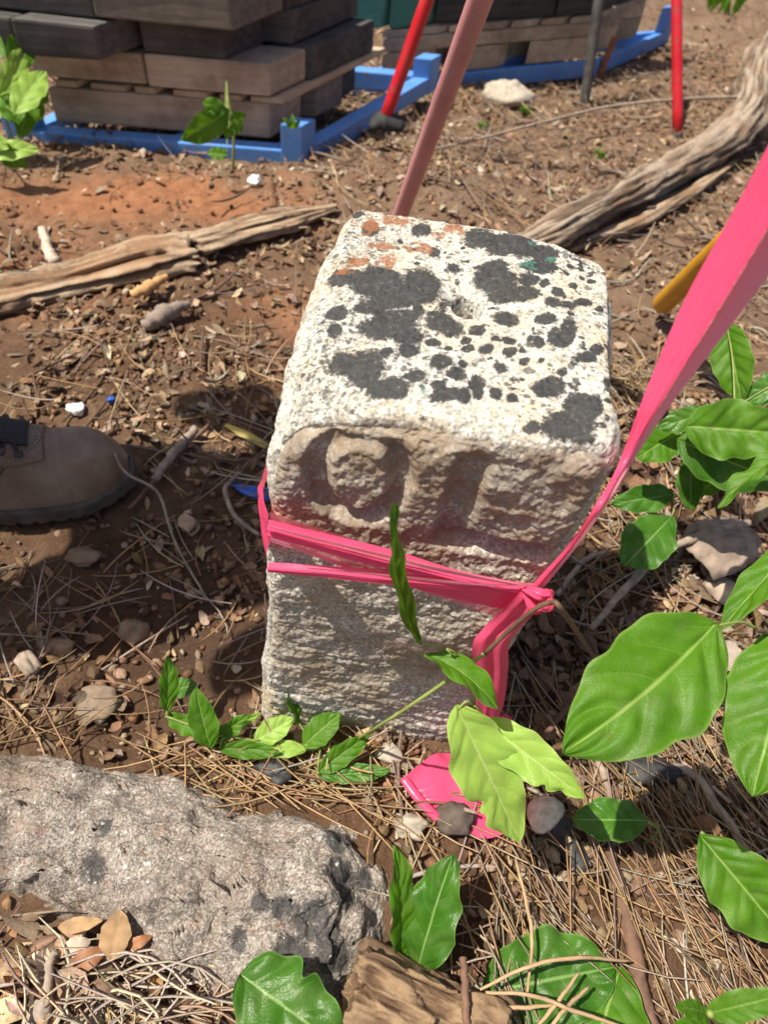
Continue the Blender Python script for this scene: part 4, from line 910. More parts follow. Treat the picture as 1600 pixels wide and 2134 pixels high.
def clods(P, s0, s1, cols, name, label, sub, sink=.35):
    n = len(P); bm = bmesh.new(); bmesh.ops.create_icosphere(bm, subdivisions=sub, radius=1.0); B0 = np.array([v.co[:] for v in bm.verts]); F0 = np.array([[v.index for v in f.verts] for f in bm.faces]); bm.free()
    k = len(B0); s = s0 * (s1 / s0) ** (RNG.uniform(size=(n, 1)) ** 1.8); sc = s[:, :, None] * RNG.uniform(.55, 1.3, (n, 1, 3)) * np.array([1, 1, .7])
    V = B0[None] * (1 + RNG.normal(0, .17, (n, k, 1))) * sc
    th = RNG.uniform(0, 6.28, n); c, sn = np.cos(th)[:, None], np.sin(th)[:, None]
    x = V[..., 0] * c - V[..., 1] * sn + P[:, :1]; y = V[..., 0] * sn + V[..., 1] * c + P[:, 1:]; z = V[..., 2] + gz(P[:, 0], P[:, 1])[:, None] + s * (1 - sink) * .7
    return tag(mesh(name, np.stack([x, y, z], -1).reshape(-1, 3), (F0[None] + (np.arange(n) * k)[:, None, None]).reshape(-1, 3), M['clod'], col=np.repeat(palette(n, cols, .25), k, 0), smooth_shade=False), label, name.replace('_', ' '), kind='stuff')
SOILC = [(.16, .088, .05), (.21, .12, .068), (.12, .066, .04), (.25, .135, .075), (.24, .155, .10), (.34, .25, .175)]
clods(keep(zones(11000, 0, 0), 'clod'), .0015, .0085, SOILC, 'soil_crumbs', 'dark soil crumbs and grit around the post', 1)
clods(keep(zones(0, 5200, 500), 'clod'), .003, .011, SOILC[:5], 'gravel', 'brown grit and small stones on the far ground', 1)

def twigs(P, name, label):
    return needles(P, .05, .22, .0014, .0034, .02, [(.25, .19, .145), (.17, .115, .085), (.34, .28, .225), (.13, .08, .055)], name, label, 5, 6, .5)
twigs(keep(zones(150, 420, 80), 'needle'), 'fallen_twigs', 'small fallen twigs scattered through the litter')

# a few dead leaves one can pick out at the bottom left
def dead_leaf(px0, py0, px1, py1, wpx, z, mat, label, curlv=.25, seed=0):
    B_, T_ = at(px0, py0, z), at(px1, py1, z + .004); o = leaf_mesh('dead_leaf', B_, T_, wpx, 0, .12, curlv, .05, mat, None, seed, n=24, m=13); return tag(o, label, 'dead leaf')
# ================================================================== green leaves
def leaf_mesh(name, B_, T_, wpx, rot, fold, bend, wave, mat, parent, seed, n=46, m=21, nref=None, wide=.46, tipcurl=0.0, quilt=.010, skew=0.0, notch=()):
    B_ = np.asarray(B_, float); T_ = np.asarray(T_, float); A = T_ - B_; L = np.linalg.norm(A); a = A / L
    mid = (B_ + T_) / 2; D = (mid - CP) @ FW; width = wpx / PF * D
    nv = (CP - mid) if nref is None else np.asarray(nref, float); nv = nv - a * (nv @ a); nv /= np.linalg.norm(nv); sd = np.cross(a, nv)
    cr, sr = math.cos(math.radians(rot)), math.sin(math.radians(rot)); N_ = nv * cr + sd * sr; S_ = sd * cr - nv * sr
    v, u = np.meshgrid(np.linspace(0, 1, n), np.linspace(-1, 1, m), indexing='ij'); v = v.ravel(); u = u.ravel()
    p, q = wide * 1.5, (1 - wide) * 1.5
    prof = (np.clip(v, 0, 1) ** p) * (np.clip(1 - v, 0, 1) ** q); prof /= ((p / (p + q)) ** p * (q / (p + q)) ** q)
    prof = np.maximum(prof, .012)
    rs = np.random.default_rng(seed + 900); ph = rs.uniform(0, 6.28, 4); kf = rs.uniform(2.2, 3.6)
    w = width / 2 * prof * (1 + .045 * np.sin(v * 17 + ph[0] + np.sign(u)) + .03 * np.sin(v * 31 + ph[1] * np.sign(u)))
    for (nv0, nsd, nw, ndp) in notch: w = w * (1 - ndp * np.exp(-((v - nv0) / nw) ** 2) * (np.sign(u) == nsd))
    ui = u * w
    lat = np.cos(fold) * ui; hgt = np.sin(fold) * np.abs(ui) - .35 * np.abs(u) ** 2 * w * math.sin(fold)
    hgt = hgt + bend * L * (4 * v * (1 - v)) - tipcurl * L * np.clip(v - .55, 0, 1) ** 2 * 3
    hgt = hgt + wave * width * np.sin(2 * math.pi * kf * v + np.where(u > 0, ph[2], ph[3])) * np.abs(u) ** 2.2
    nve = 4.4 + 2.2 * ((seed * .618) % 1); d = np.abs(((nve * v ** .9 - 1.25 * np.abs(u) ** 1.25 + .22 * np.sign(u) + .30 * noise(np.stack([u * 1.3, v * 4, np.full_like(u, seed)], 1), 77)) % 1) - .5); quilt = quilt * (.55 + .75 * (noise(np.stack([u * 1.5, v * 3, np.full_like(u, seed + .5)], 1), 78) + .5))
    hgt = hgt + .006 * L * fbm(np.stack([u * 2.2, v * 5, np.full_like(u, seed * 1.7)], 1), 3, 79) + quilt * L * smooth(0, .42, d) * np.clip(np.abs(u) * 5, 0, 1) * (1 - np.abs(u) ** 3)
    lat = lat + skew * width * np.sin(math.pi * v)
    V = B_ + a * (L * v)[:, None] + S_ * lat[:, None] + N_ * hgt[:, None]
    return mesh(name, V, grid_faces(n, m), mat, parent, uv=np.stack([u, v, np.full_like(u, nve)], 1))
LS = [0]
def leaf(par, b, t, wpx, mat='leaf', rot=0, fold=.18, bend=.05, wave=.05, stem=None, **k):
    """b, t = (px, py, height)"""
    LS[0] += 1
    B_, T_ = at(*b), at(*t)
    o = leaf_mesh('leaf', B_, T_, wpx, rot, fold, bend, wave, M[mat], par, LS[0], **k)
    if stem is not None:
        s_ = np.asarray(stem, float); mid = (s_ + B_) / 2 + np.array([0, 0, .006])
        tube('petiole', [s_, mid, B_ + (T_ - B_) * .03], [.0013, .0011, .0009], M['stem'], par, 6, 8)
    return o
def plant(name, base, label, cat='plant', group=None):
    e_ = empty(name, tuple(base)); return tag(e_, label, cat, group)
def stalk(par, pts, r, mat='stem', nm='stem'): return tube(nm, pts, r, M[mat], par, 8, 30)

mdl = mat_plain('dead_leaf_tan', (.36, .225, .11), .75, .35, 45, .5); mdo = mat_plain('dead_leaf_orange', (.32, .14, .06), .65, .35, 45, .5); mdp = mat_plain('dead_leaf_pale', (.48, .39, .30), .8, .25, 45, .5); mdg = mat_plain('dead_leaf_grey', (.33, .27, .225), .85, .3, 45, .5)
dead_leaf(232, 2000, 250, 1895, 62, .045, mdl, 'upright tan dead leaf against the boulder at the bottom left', .12, 1)
dead_leaf(140, 2025, 225, 1975, 42, .04, mdo, 'glossy orange brown dead leaf in the bottom left litter', .2, 2)
dead_leaf(120, 1935, 215, 1918, 30, .03, mdl, 'narrow tan dead leaf lying on the boulder edge', .1, 3)
dead_leaf(265, 1975, 318, 1950, 24, .035, mdo, 'small reddish dead leaf beside the upright tan leaf', .3, 4)
dead_leaf(135, 1985, 190, 1960, 42, .03, mdp, 'pale cream dead leaf scrap in the bottom left litter', .25, 5)
dead_leaf(55, 2110, 90, 2130, 60, .03, mdg, 'ridged grey brown dead leaf at the very bottom left', .2, 6)
dead_leaf(880, 1960, 950, 1890, 60, .03, mdg, 'crumpled grey brown dead leaf beside the firewood', .2, 7)
dead_leaf(1490, 1340, 1545, 1400, 60, .02, mdg, 'pinkish grey dead leaf right of the biggest green leaf', .2, 8)
dead_leaf(1400, 1430, 1480, 1470, 70, .02, mdg, 'grey dead leaf below the biggest green leaf', .25, 9)
dead_leaf(1440, 1990, 1340 + 40, 1950, 18, .03, mdp, 'tiny cream leaf scrap among the needles', .1, 10)

# --- vine across the foot of the post
vb = atg(1300, 1420, 0)
vine = plant('vine', vb, 'trailing vine with small bright leaves crossing the foot of the post', 'vine')
def vp(px, py, Y): return atY(px, py, Y)
main = [atg(1330, 1500, .0), at(1250, 1390, .10), vp(1180, 1285, .285), vp(1145, 1256, .285), vp(1085, 1292, .288), vp(1010, 1362, .285), vp(975, 1386, .28), vp(900, 1440, .275), vp(800, 1506, .27), at(730, 1545, .03), at(640, 1562, .028), at(540, 1545, .035), at(470, 1532, .045), at(400, 1512, .05), at(345, 1492, .055)]
stalk(vine, main[:6], [.0022, .0022, .0021, .002, .002], 'stem_brown'); stalk(vine, main[5:], [.0019, .0018, .0018, .0016, .0014], 'stem')
nd = vp(975, 1386, .278)
tube('tendril', [nd, vp(960, 1372, .27), vp(945, 1358, .268), vp(930, 1352, .268), vp(940, 1362, .266), vp(955, 1375, .27)], .0007, M['stem'], vine, 6, 30)
tube('tendril', [nd, vp(985, 1400, .27), vp(996, 1425, .265), vp(1000, 1440, .262), vp(992, 1436, .26), vp(988, 1424, .26), vp(998, 1418, .262)], .0007, M['stem'], vine, 6, 30)
def leafY(par, b, t, wpx, mat='leaf', rot=0, stem=None, **k):
    LS[0] += 1; B_, T_ = atY(*b), atY(*t); kk = dict(fold=.18, bend=.05, wave=.05); kk.update(k)
    f, be, wv = kk.pop('fold'), kk.pop('bend'), kk.pop('wave')
    leaf_mesh('leaf', B_, T_, wpx, rot, f, be, wv, M[mat], par, LS[0], **kk)
    if stem is not None: tube('petiole', [stem, (np.asarray(stem) + B_) / 2 + np.array([0, 0, .008]), B_ + (T_ - B_) * .03], [.0014, .0012, .001], M['stem'], par, 6, 8)
leafY(vine, (875, 1342, .272), (822, 1050, .255), 62, 'leaf', 52, nd, fold=.5, bend=-.05, wave=.10, wide=.42)
leafY(vine, (884, 1362, .272), (1038, 1482, .235), 78, 'leaf', -38, nd, fold=.45, bend=.14, wave=.08, wide=.5)
n2 = vp(985, 1470, .25); tube('petiole', [nd, vp(990, 1430, .262), n2], [.0015, .0013], M['stem'], vine, 6, 10)
leafY(vine, (950, 1470, .245), (1080, 1752, .175), 138, 'leaf_pale', -8, n2, fold=.10, bend=.03, wave=.05, wide=.44, skew=.0, quilt=.006, notch=((.62, 1, .035, .42), (.7, 1, .03, .3), (.63, -1, .02, .1)))
leafY(vine, (1005, 1500, .25), (1217, 1662, .20), 96, 'leaf_pale', 6, n2, fold=.28, bend=.06, wave=.07, wide=.42, quilt=.006, notch=((.68, 1, .03, .35), (.82, 1, .03, .3)))
a0 = at(352, 1492, .055)
leaf(vine, (348, 1485, .055), (350, 1366, .10), 46, 'leaf', 25, .3, .04, .05, a0)
leaf(vine, (440, 1560, .045), (408, 1432, .11), 62, 'leaf', -12, .3, .04, .05, at(455, 1532, .045))
leaf(vine, (345, 1490, .05), (432, 1535, .05), 46, 'leaf', 30, .4, -.05, .08, a0)
leaf(vine, (445, 1545, .04), (518, 1488, .07), 40, 'leaf', 20, .4, .0, .1, at(470, 1532, .045))
leaf(vine, (470, 1520, .045), (545, 1485, .055), 26, 'leaf_pale', 40, .3, .0, .05, at(480, 1532, .045))
leaf(vine, (530, 1545, .035), (612, 1496, .055), 52, 'leaf_pale', 0, .2, .02, .05, at(545, 1546, .034))
leaf(vine, (625, 1512, .04), (588, 1362, .13), 46, 'leaf', 50, .5, -.04, .1, at(650, 1558, .03))
leaf(vine, (632, 1555, .035), (710, 1486, .06), 62, 'leaf', -10, .35, .04, .06, at(650, 1560, .03))
leaf(vine, (455, 1560, .035), (585, 1568, .04), 42, 'leaf', 20, .35, -.05, .06, at(470, 1535, .045))
leaf(vine, (640, 1562, .03), (505, 1560, .03), 40, 'leaf_pale', 10, .25, .03, .06, at(640, 1562, .03))
pn = at(662, 1612, .03); tube('petiole', [at(668, 1560, .03), at(664, 1585, .04), pn], .0013, M['stem'], vine, 6, 10)
leaf(vine, (660, 1612, .03), (770, 1532, .07), 52, 'leaf', 15, .45, -.06, .05, pn)
leaf(vine, (663, 1616, .03), (815, 1606, .04), 44, 'leaf_dark', -10, .4, -.05, .06, pn)
leaf(vine, (352, 1440, .045), (412, 1425, .05), 40, 'leaf_dark', 0, .1, .03, .03, a0)

# --- big leaved plants at the right
rb = atg(1700, 1480)
big = plant('broadleaf_plant', rb, 'broad leaved plant with the biggest glossy leaf, right of the post', 'plant')
st = [rb, at(1710, 1440, .15), at(1660, 1350, .30), at(1575, 1310, .39)]
stalk(big, st, [.004, .0035, .003, .002], 'stem_brown')
leaf(big, (1492, 1298, .40), (1170, 1572, .37), 240, 'leaf', -4, .12, .03, .03, st[3], wide=.44, n=70, m=33, quilt=.020, skew=-.05)
leaf(big, (1668, 1300, .38), (1566, 1660, .33), 205, 'leaf', 6, .14, .04, .03, st[2], wide=.46, n=60, m=29, quilt=.018)
leaf(big, (1690, 1110, .40), (1503, 1312, .36), 82, 'leaf', 30, .25, .04, .04, st[2], wide=.5)
p2 = atg(1560, 1900)
low = plant('low_seedling', p2, 'seedling with a drooping folded leaf at the right edge above the needles', 'plant')
stalk(low, [p2, at(1540, 1800, .06), at(1460, 1735, .10)], .002, 'stem')
leaf(low, (1455, 1738, .10), (1640, 1960, .06), 150, 'leaf', 0, .30, .08, .05, None, wide=.48, n=60, m=29, quilt=.014)
p3 = atg(1340, 1760)
sm = plant('single_leaf_seedling', p3, 'seedling with one small oval leaf below the biggest green leaf', 'plant')
stalk(sm, [p3, at(1370, 1730, .05), at(1350, 1712, .085)], .0018, 'stem')
leaf(sm, (1352, 1710, .085), (1192, 1708, .08), 88, 'leaf_dark', 4, .2, .04, .09, None, wide=.5, quilt=.016)
p4 = atg(880, 2060)
mid = plant('two_leaf_seedling', p4, 'seedling with two upright leaves growing at the boulder end', 'plant')
stalk(mid, [p4, at(868, 2040, .03), at(862, 2015, .05)], .002, 'stem')
leaf(mid, (868, 2030, .05), (944, 1782, .13), 128, 'leaf_dark', -14, .32, .05, .08, None, wide=.48, n=60, m=27, quilt=.016)
leaf(mid, (830, 2005, .05), (822, 1762, .14), 78, 'leaf', 40, .4, .05, .08, at(862, 2015, .05), wide=.5)
p5 = atg(1180, 2110)
bt = plant('ground_seedling', p5, 'seedling with a wide dark leaf crossed by needles at the bottom', 'plant')
stalk(bt, [p5, at(1120, 2060, .03)], .002, 'stem')
leaf(bt, (1000, 2070, .035), (1282, 2015, .05), 185, 'leaf_dark', 0, .12, .04, .08, at(1120, 2080, .03), wide=.5, n=60, m=29, quilt=.016)
leaf(bt, (1292, 2015, .045), (1225, 2230, .04), 165, 'leaf', 0, .15, .05, .05, at(1200, 2095, .03), wide=.5, quilt=.014)
leaf(bt, (1000, 2100, .02), (1200, 2150, .03), 110, 'leaf_dark', 0, .15, .04, .05, at(1120, 2080, .03))
p6 = atg(640, 2190)
nl = plant('edge_seedling', p6, 'seedling with a notched glossy leaf below the boulder at the bottom edge', 'plant')
stalk(nl, [p6, at(640, 2170, .05)], .002, 'stem')
leaf(nl, (500, 2030, .10), (740, 2205, .10), 175, 'leaf_dark', 0, .15, .05, .08, at(640, 2170, .05), wide=.36, n=60, m=29, quilt=.016, notch=((.42, -1, .04, .3),))
p7 = atg(1560, 2200)
cr_ = plant('corner_seedling', p7, 'blurred pale green seedling in the bottom right corner', 'plant')
stalk(cr_, [p7, at(1520, 2160, .2), atD(1478, 2112, .42)], .002, 'stem')
for (a_, b_, c_, d_, w_) in ((1470, 2112, 1640, 2070, 62), (1470, 2110, 1405, 2098, 40), (1490, 2150, 1400, 2140, 55)):
    LS[0] += 1; leaf_mesh('leaf', atD(a_, b_, .43), atD(c_, d_, .41), w_, 10, .3, .04, .06, M['leaf'], cr_, LS[0])
# back right shrub
p8 = atg(1500, 1090)
bk_ = plant('leafy_shrub', p8, 'leafy shrub with mixed bright and dark leaves beyond the stretched tape', 'shrub')
s8 = [p8, at(1490, 1020, .12), at(1500, 950, .22), at(1530, 850, .30)]
stalk(bk_, s8, [.004, .0035, .003, .002], 'stem_brown')
leaf(bk_, (1512, 672, .34), (1546, 838, .28), 92, 'leaf', 10, .5, .04, .03, s8[3])
leaf(bk_, (1660, 780, .32), (1552, 842, .28), 70, 'leaf_dark', 10, .3, .03, .04, s8[3])
leaf(bk_, (1480, 858, .27), (1368, 892, .24), 52, 'leaf_dark', 0, .15, .04, .04, s8[3])
leaf(bk_, (1425, 888, .27), (1650, 905, .30), 128, 'leaf', 0, .22, .05, .09, s8[2], wide=.42, quilt=.02)
leaf(bk_, (1410, 915, .24), (1640, 1010, .24), 118, 'leaf_dark', 10, .2, .05, .06, s8[2])
leaf(bk_, (1640, 935, .30), (1495, 1060, .25), 56, 'leaf', 50, .5, .04, .14, s8[2])
leaf(bk_, (1415, 900, .22), (1325, 955, .20), 82, 'leaf', 0, .2, .03, .05, s8[2])
leaf(bk_, (1440, 950, .20), (1440, 1065, .14), 58, 'leaf_dark', 20, .3, .03, .04, s8[1])
leaf(bk_, (1500, 990, .18), (1455, 1030, .15), 46, 'leaf', 10, .2, .03, .04, s8[1])
p9 = atg(1400, 1130)
dk = plant('shaded_seedling', p9, 'shaded seedling with dark round leaves right of the post', 'plant')
stalk(dk, [p9, at(1400, 1080, .08), at(1400, 1040, .12)], .002, 'stem_brown')
leaf(dk, (1405, 1030, .12), (1272, 1050, .11), 60, 'leaf_dark', 0, .2, .05, .06, at(1400, 1040, .12))
leaf(dk, (1400, 1075, .10), (1300, 1180, .08), 105, 'leaf_dark', 0, .12, .04, .04, at(1400, 1060, .1), wide=.55)
LS[0] += 1; yl = leaf_mesh('yellow_leaf', at(1408, 1042, .10), at(1322, 1056, .09), 36, 25, .3, .08, .06, M['leaf_yellow'], None, LS[0]); tag(yl, 'bright yellow curled leaf above the dark round leaf right of the post', 'leaf')

# --- plants at the back left
def clump(name, base, label, spec, mats, h=.1, cat='plant', zs=1.0):
    pl = plant(name, base, label, cat); stalk(pl, [base, base + np.array([.01, 0, h * .5]), base + np.array([.0, .01, h])], [.004, .002], 'stem')
    for k, (bx, by, bz, tx, ty, tz_, w_) in enumerate(spec): leaf(pl, (bx, by, bz * zs), (tx, ty, tz_ * zs), w_, mats[k % len(mats)], (k * 37) % 40 - 20, .25, .06, .05, base + np.array([.0, .01, h]), n=26, m=13)
    return pl
cb = atg(30, 330)
clump('weed_clump', cb, 'tall bright green weed beside the left end of the timber stack', ((30, 240, .25, 95, 150, .35, 60), (50, 210, .25, 90, 250, .15, 55), (20, 150, .35, 60, 60, .45, 60), (0, 200, .3, 55, 100, .4, 50), (60, 170, .3, 100, 215, .2, 45), (10, 120, .4, -60, 60, .45, 60), (0, 250, .2, -50, 180, .3, 60), (40, 260, .18, 10, 190, .3, 50), (70, 190, .28, 40, 290, .1, 46)), ('leaf_pale', 'leaf', 'leaf'), .12, zs=.42)
cb = atg(-10, 345)
clump('low_weed', cb, 'low pale weed leaf lying in front of the left blue post', ((-60, 320, .06, 85, 312, .07, 46), (-20, 300, .08, 60, 345, .04, 46), (-40, 270, .1, 20, 310, .08, 40)), ('leaf_pale', 'leaf'), .05)
cb = atg(-20, 90)
clump('corner_weed', cb, 'pale green weed at the top left corner', ((-20, 60, .3, 45, 10, .4, 50), (-30, 30, .35, 40, 40, .35, 46), (-10, 10, .4, 44, -20, .45, 40)), ('leaf_pale', 'leaf_pale'), .12, zs=.42)
cb = atg(485, 358)
clump('sapling', cb, 'small bright sapling growing in front of the blue front rail', ((478, 228, .20, 378, 292, .16, 62), (470, 232, .20, 420, 212, .22, 34), (478, 250, .19, 512, 238, .2, 26), (478, 268, .17, 508, 262, .17, 26), (486, 262, .17, 470, 290, .15, 22), (475, 322, .08, 432, 318, .08, 26)), ('leaf', 'leaf'), .20)
for (px, py, lb) in ((1246, 322, 'tiny green sprout on the litter between the two red poles'), (1092, 232, 'tiny green sprout beside the pale rock'), (1005, 266, 'tiny olive sprout on the litter behind the pink pole'), (606, 262, 'small grass sprout on top of the right blue corner post')):
    g_ = atg(px, py + 8) if py != 262 else at(608, 268, .065)
    sp_ = plant('sprout', g_, lb, 'sprout')
    for k in range(4):
        LS[0] += 1; an = k * 1.7; leaf_mesh('leaf', g_, g_ + np.array([.022 * math.cos(an), .022 * math.sin(an), .026]), 11, 20, .3, .1, .05, M['leaf'], sp_, LS[0], n=12, m=7)
# grass blades, top right
gb = atg(1500, 25); gt = plant('grass_tuft', gb, 'thin green grass tuft at the top right behind the red pole', 'grass tuft')
for k in range(14):
    an = k * .9; LS[0] += 1; b0 = gb + np.array([.06 * math.cos(k * 2.4), .06 * math.sin(k * 2.4), 0]); leaf_mesh('blade', b0, b0 + np.array([.05 * math.cos(an), .05 * math.sin(an), .13]), 9, 0, .3, .08, .02, M['leaf'], gt, LS[0], n=10, m=3)

# ================================================================== pink flagging tape
tp = empty('flagging_tape', tuple(atY(1115, 1225, .308))); tag(tp, 'pink flagging tape knotted round the granite post and stretched out of frame', 'tape')
def ribbon(name, L_, R_, mat, n=60, m=9, bulge=0.0, crease=(), rip=0.0, seed=0, parent=tp):
    A = spline(L_, n); B_ = spline(R_, n); u = np.linspace(0, 1, m); V = A[:, None] * (1 - u)[None, :, None] + B_[:, None] * u[None, :, None]
    nn = np.cross(np.gradient(V, axis=0), np.gradient(V, axis=1)); nn /= np.linalg.norm(nn, axis=-1)[..., None] + 1e-9
    tc = CP - V; sg = np.sign((nn * tc).sum(-1))[..., None]; nn = nn * sg
    h = bulge * np.sin(math.pi * u)[None, :] + np.zeros((n, 1))
    for (c, wd, hh) in crease: h = h + hh * np.exp(-((u - c) / wd) ** 2)[None, :]
    if rip: h = h + rip * fbm(np.stack(np.broadcast_arrays(np.linspace(0, 1, n)[:, None] * 2.5, u[None] * 4.0, np.zeros((n, m))), -1).reshape(-1, 3), 3, 600 + seed).reshape(n, m)
    V = V + nn * h[..., None]
    return mesh(name, V.reshape(-1, 3), grid_faces(n, m), M[mat], parent)
Yf = lambda Y, pts: [atY(a, b_, Y) for a, b_ in pts]
ribbon('band_film', Yf(.3120, [(562, 1070), (700, 1112), (830, 1152), (960, 1195), (1095, 1222)]), Yf(.3120, [(562, 1128), (650, 1153), (745, 1188), (850, 1222), (950, 1256), (1052, 1292)]), 'tape_film', rip=.0012, seed=1)
ribbon('band', Yf(.3085, [(560, 1080), (700, 1117), (830, 1150), (960, 1188), (1108, 1220)]), Yf(.3085, [(560, 1110), (700, 1150), (830, 1181), (960, 1206), (1112, 1234)]), 'tape', bulge=.0065, crease=((.28, .1, .0020), (.62, .1, -.0035), (.8, .08, .002)), rip=.0012, seed=2, m=17)
ribbon('band', Yf(.3095, [(730, 1180), (850, 1200), (960, 1215), (1085, 1228)]), Yf(.3095, [(740, 1190), (850, 1222), (960, 1250), (1075, 1272)]), 'tape', bulge=.001, rip=.001, seed=3)
ribbon('band', Yf(.3060, [(559, 1172), (700, 1182), (850, 1197), (1000, 1212), (1115, 1216)]), Yf(.3060, [(560, 1190), (700, 1202), (850, 1217), (1000, 1227), (1115, 1229)]), 'tape', bulge=.0055, crease=((.5, .12, -.0018),), rip=.001, seed=4, m=13)
ribbon('band_highlight', Yf(.3010, [(560, 1094), (700, 1130), (840, 1164), (960, 1192), (1105, 1222)]), Yf(.3010, [(560, 1099), (700, 1138), (840, 1175), (960, 1201), (1105, 1226)]), 'tape_lit', rip=.0005, seed=21, m=5)  # thin pale strips: highlights painted along the bands
ribbon('band_highlight', Yf(.3100, [(563, 1120), (640, 1146), (700, 1168), (760, 1192)]), Yf(.3100, [(563, 1127), (640, 1154), (700, 1176), (760, 1199)]), 'tape_lit', rip=.0004, seed=22, m=5)
ribbon('band_highlight', Yf(.3005, [(640, 1183), (760, 1193), (880, 1204), (1000, 1215), (1100, 1219)]), Yf(.3005, [(640, 1186), (760, 1198), (880, 1212), (1000, 1222), (1100, 1223)]), 'tape_lit', rip=.0004, seed=23, m=5)
# round the left, back and right faces
zl = .262
K = atY(1115, 1225, .308)
pl_ = [atY(561, 1075, .312), atY(551, 1030, .36), atY(556, 965, .45), np.array([-.098, .62, .33])]
pr_ = [atY(560, 1182, .312), atY(547, 1110, .36), atY(553, 1000, .45), np.array([-.100, .62, .30])]
ribbon('band', pl_, pr_, 'tape', bulge=.004, crease=((.5, .15, -.004),), rip=.001, seed=5)
ribbon('band', [pl_[-1], np.array([.05, .625, .30]), np.array([.165, .60, .27]), np.array([.168, .45, .25]), K + np.array([.012, .012, .006])], [pr_[-1], np.array([.05, .622, .275]), np.array([.162, .598, .245]), np.array([.163, .45, .235]), K + np.array([.010, .010, -.008])], 'tape', rip=.002, seed=6)
# stretched strand
DK = (K - CP) @ FW
Ls = [(1112, 1214, DK - .004), (1178, 1142, DK - .045), (1240, 1055, DK - .10), (1288, 970, .488), (1332, 850, .462), (1420, 640, .425), (1520, 455, .390), (1600, 305, .362), (1720, 85, .325), (1900, -260, .28)]
Cs = [(1124, 1221, DK - .007), (1194, 1139, DK - .052), (1254, 1053, DK - .107), (1304, 967, .480), (1374, 846, .450), (1470, 690, .412), (1580, 508, .374), (1660, 370, .348), (1785, 160, .312), (1970, -180, .268)]
Rs = [(1132, 1226, DK - .002), (1206, 1136, DK - .045), (1264, 1053, DK - .100), (1316, 966, .487), (1396, 846, .459), (1516, 690, .421), (1640, 520, .384), (1730, 390, .356), (1870, 190, .32), (2060, -140, .275)]
ribbon('strand', [atD(*q) for q in Ls], [atD(*q) for q in Cs], 'tape', 90, 15, bulge=.0016, crease=((.3, .12, -.0008), (.85, .1, .0012)), rip=.0007, seed=7)
ribbon('strand_fold', [atD(*q) for q in Cs], [atD(*q) for q in Rs], 'tape_lit', 90, 9, bulge=-.0012, rip=.0006, seed=17)
# knot
V, Fc = tube_vf([K + np.array([-.012, -.003, .004]), K + np.array([0, -.012, .010]), K + np.array([.010, -.006, .002]), K + np.array([.002, -.013, -.008]), K + np.array([-.008, -.006, .0])], [.0028, .0040, .0036, .0042, .0026], 18, 60, rough=lambda s, a: 1 + .30 * np.sin(a * 5 + s * 14)); mesh_any('knot', V, Fc, M['tape'], tp)
V, Fc = tube_vf([K + np.array([.006, -.010, .010]), K + np.array([.010, -.015, .0]), K + np.array([.003, -.010, -.012])], [.0022, .0034, .0022], 16, 30, rough=lambda s, a: 1 + .28 * np.sin(a * 4 + s * 9)); mesh_any('knot', V, Fc, M['tape'], tp)
# hanging tail
def Yv(pts): return [atY(a, b_, y) for a, b_, y in pts]
ribbon('tail', Yv([(1100, 1228, .300), (1060, 1262, .296), (1008, 1312, .300), (984, 1345, .298), (986, 1400, .298), (990, 1450, .30), (992, 1500, .298), (1000, 1545, .29)]), Yv([(1130, 1236, .306), (1118, 1275, .300), (1082, 1312, .296), (1060, 1345, .295), (1058, 1400, .296), (1050, 1465, .298), (1038, 1510, .296), (1062, 1552, .285)]), 'tape', 80, 15, bulge=.001, crease=((.55, .07, -.003), (.25, .06, .0015), (.8, .05, .0015)), rip=.0035, seed=8)
gl = lambda pts: [atg(a, b_, l_) for a, b_, l_ in pts]
ribbon('tail_end', gl([(998, 1500, .07), (975, 1556, .032), (908, 1570, .030), (842, 1620, .030)]), gl([(1064, 1520, .06), (1094, 1690, .022), (1015, 1748, .022), (908, 1704, .022)]), 'tape', 60, 17, bulge=.002, rip=.010, crease=((.4, .03, .004), (.7, .03, -.003)), seed=9)
V, Fc = tube_vf(gl([(841, 1622, .032), (872, 1664, .031), (912, 1706, .026)]), .0052, 12, 20, flat=.7); mesh_any('rolled_edge', V, Fc, M['tape'], tp)
V, Fc = tube_vf(gl([(1040, 1500, .05), (1055, 1525, .04), (1050, 1560, .03)]), [.012, .018, .012], 14, 16, flat=.45); mesh_any('loop', V, Fc, M['tape'], tp)

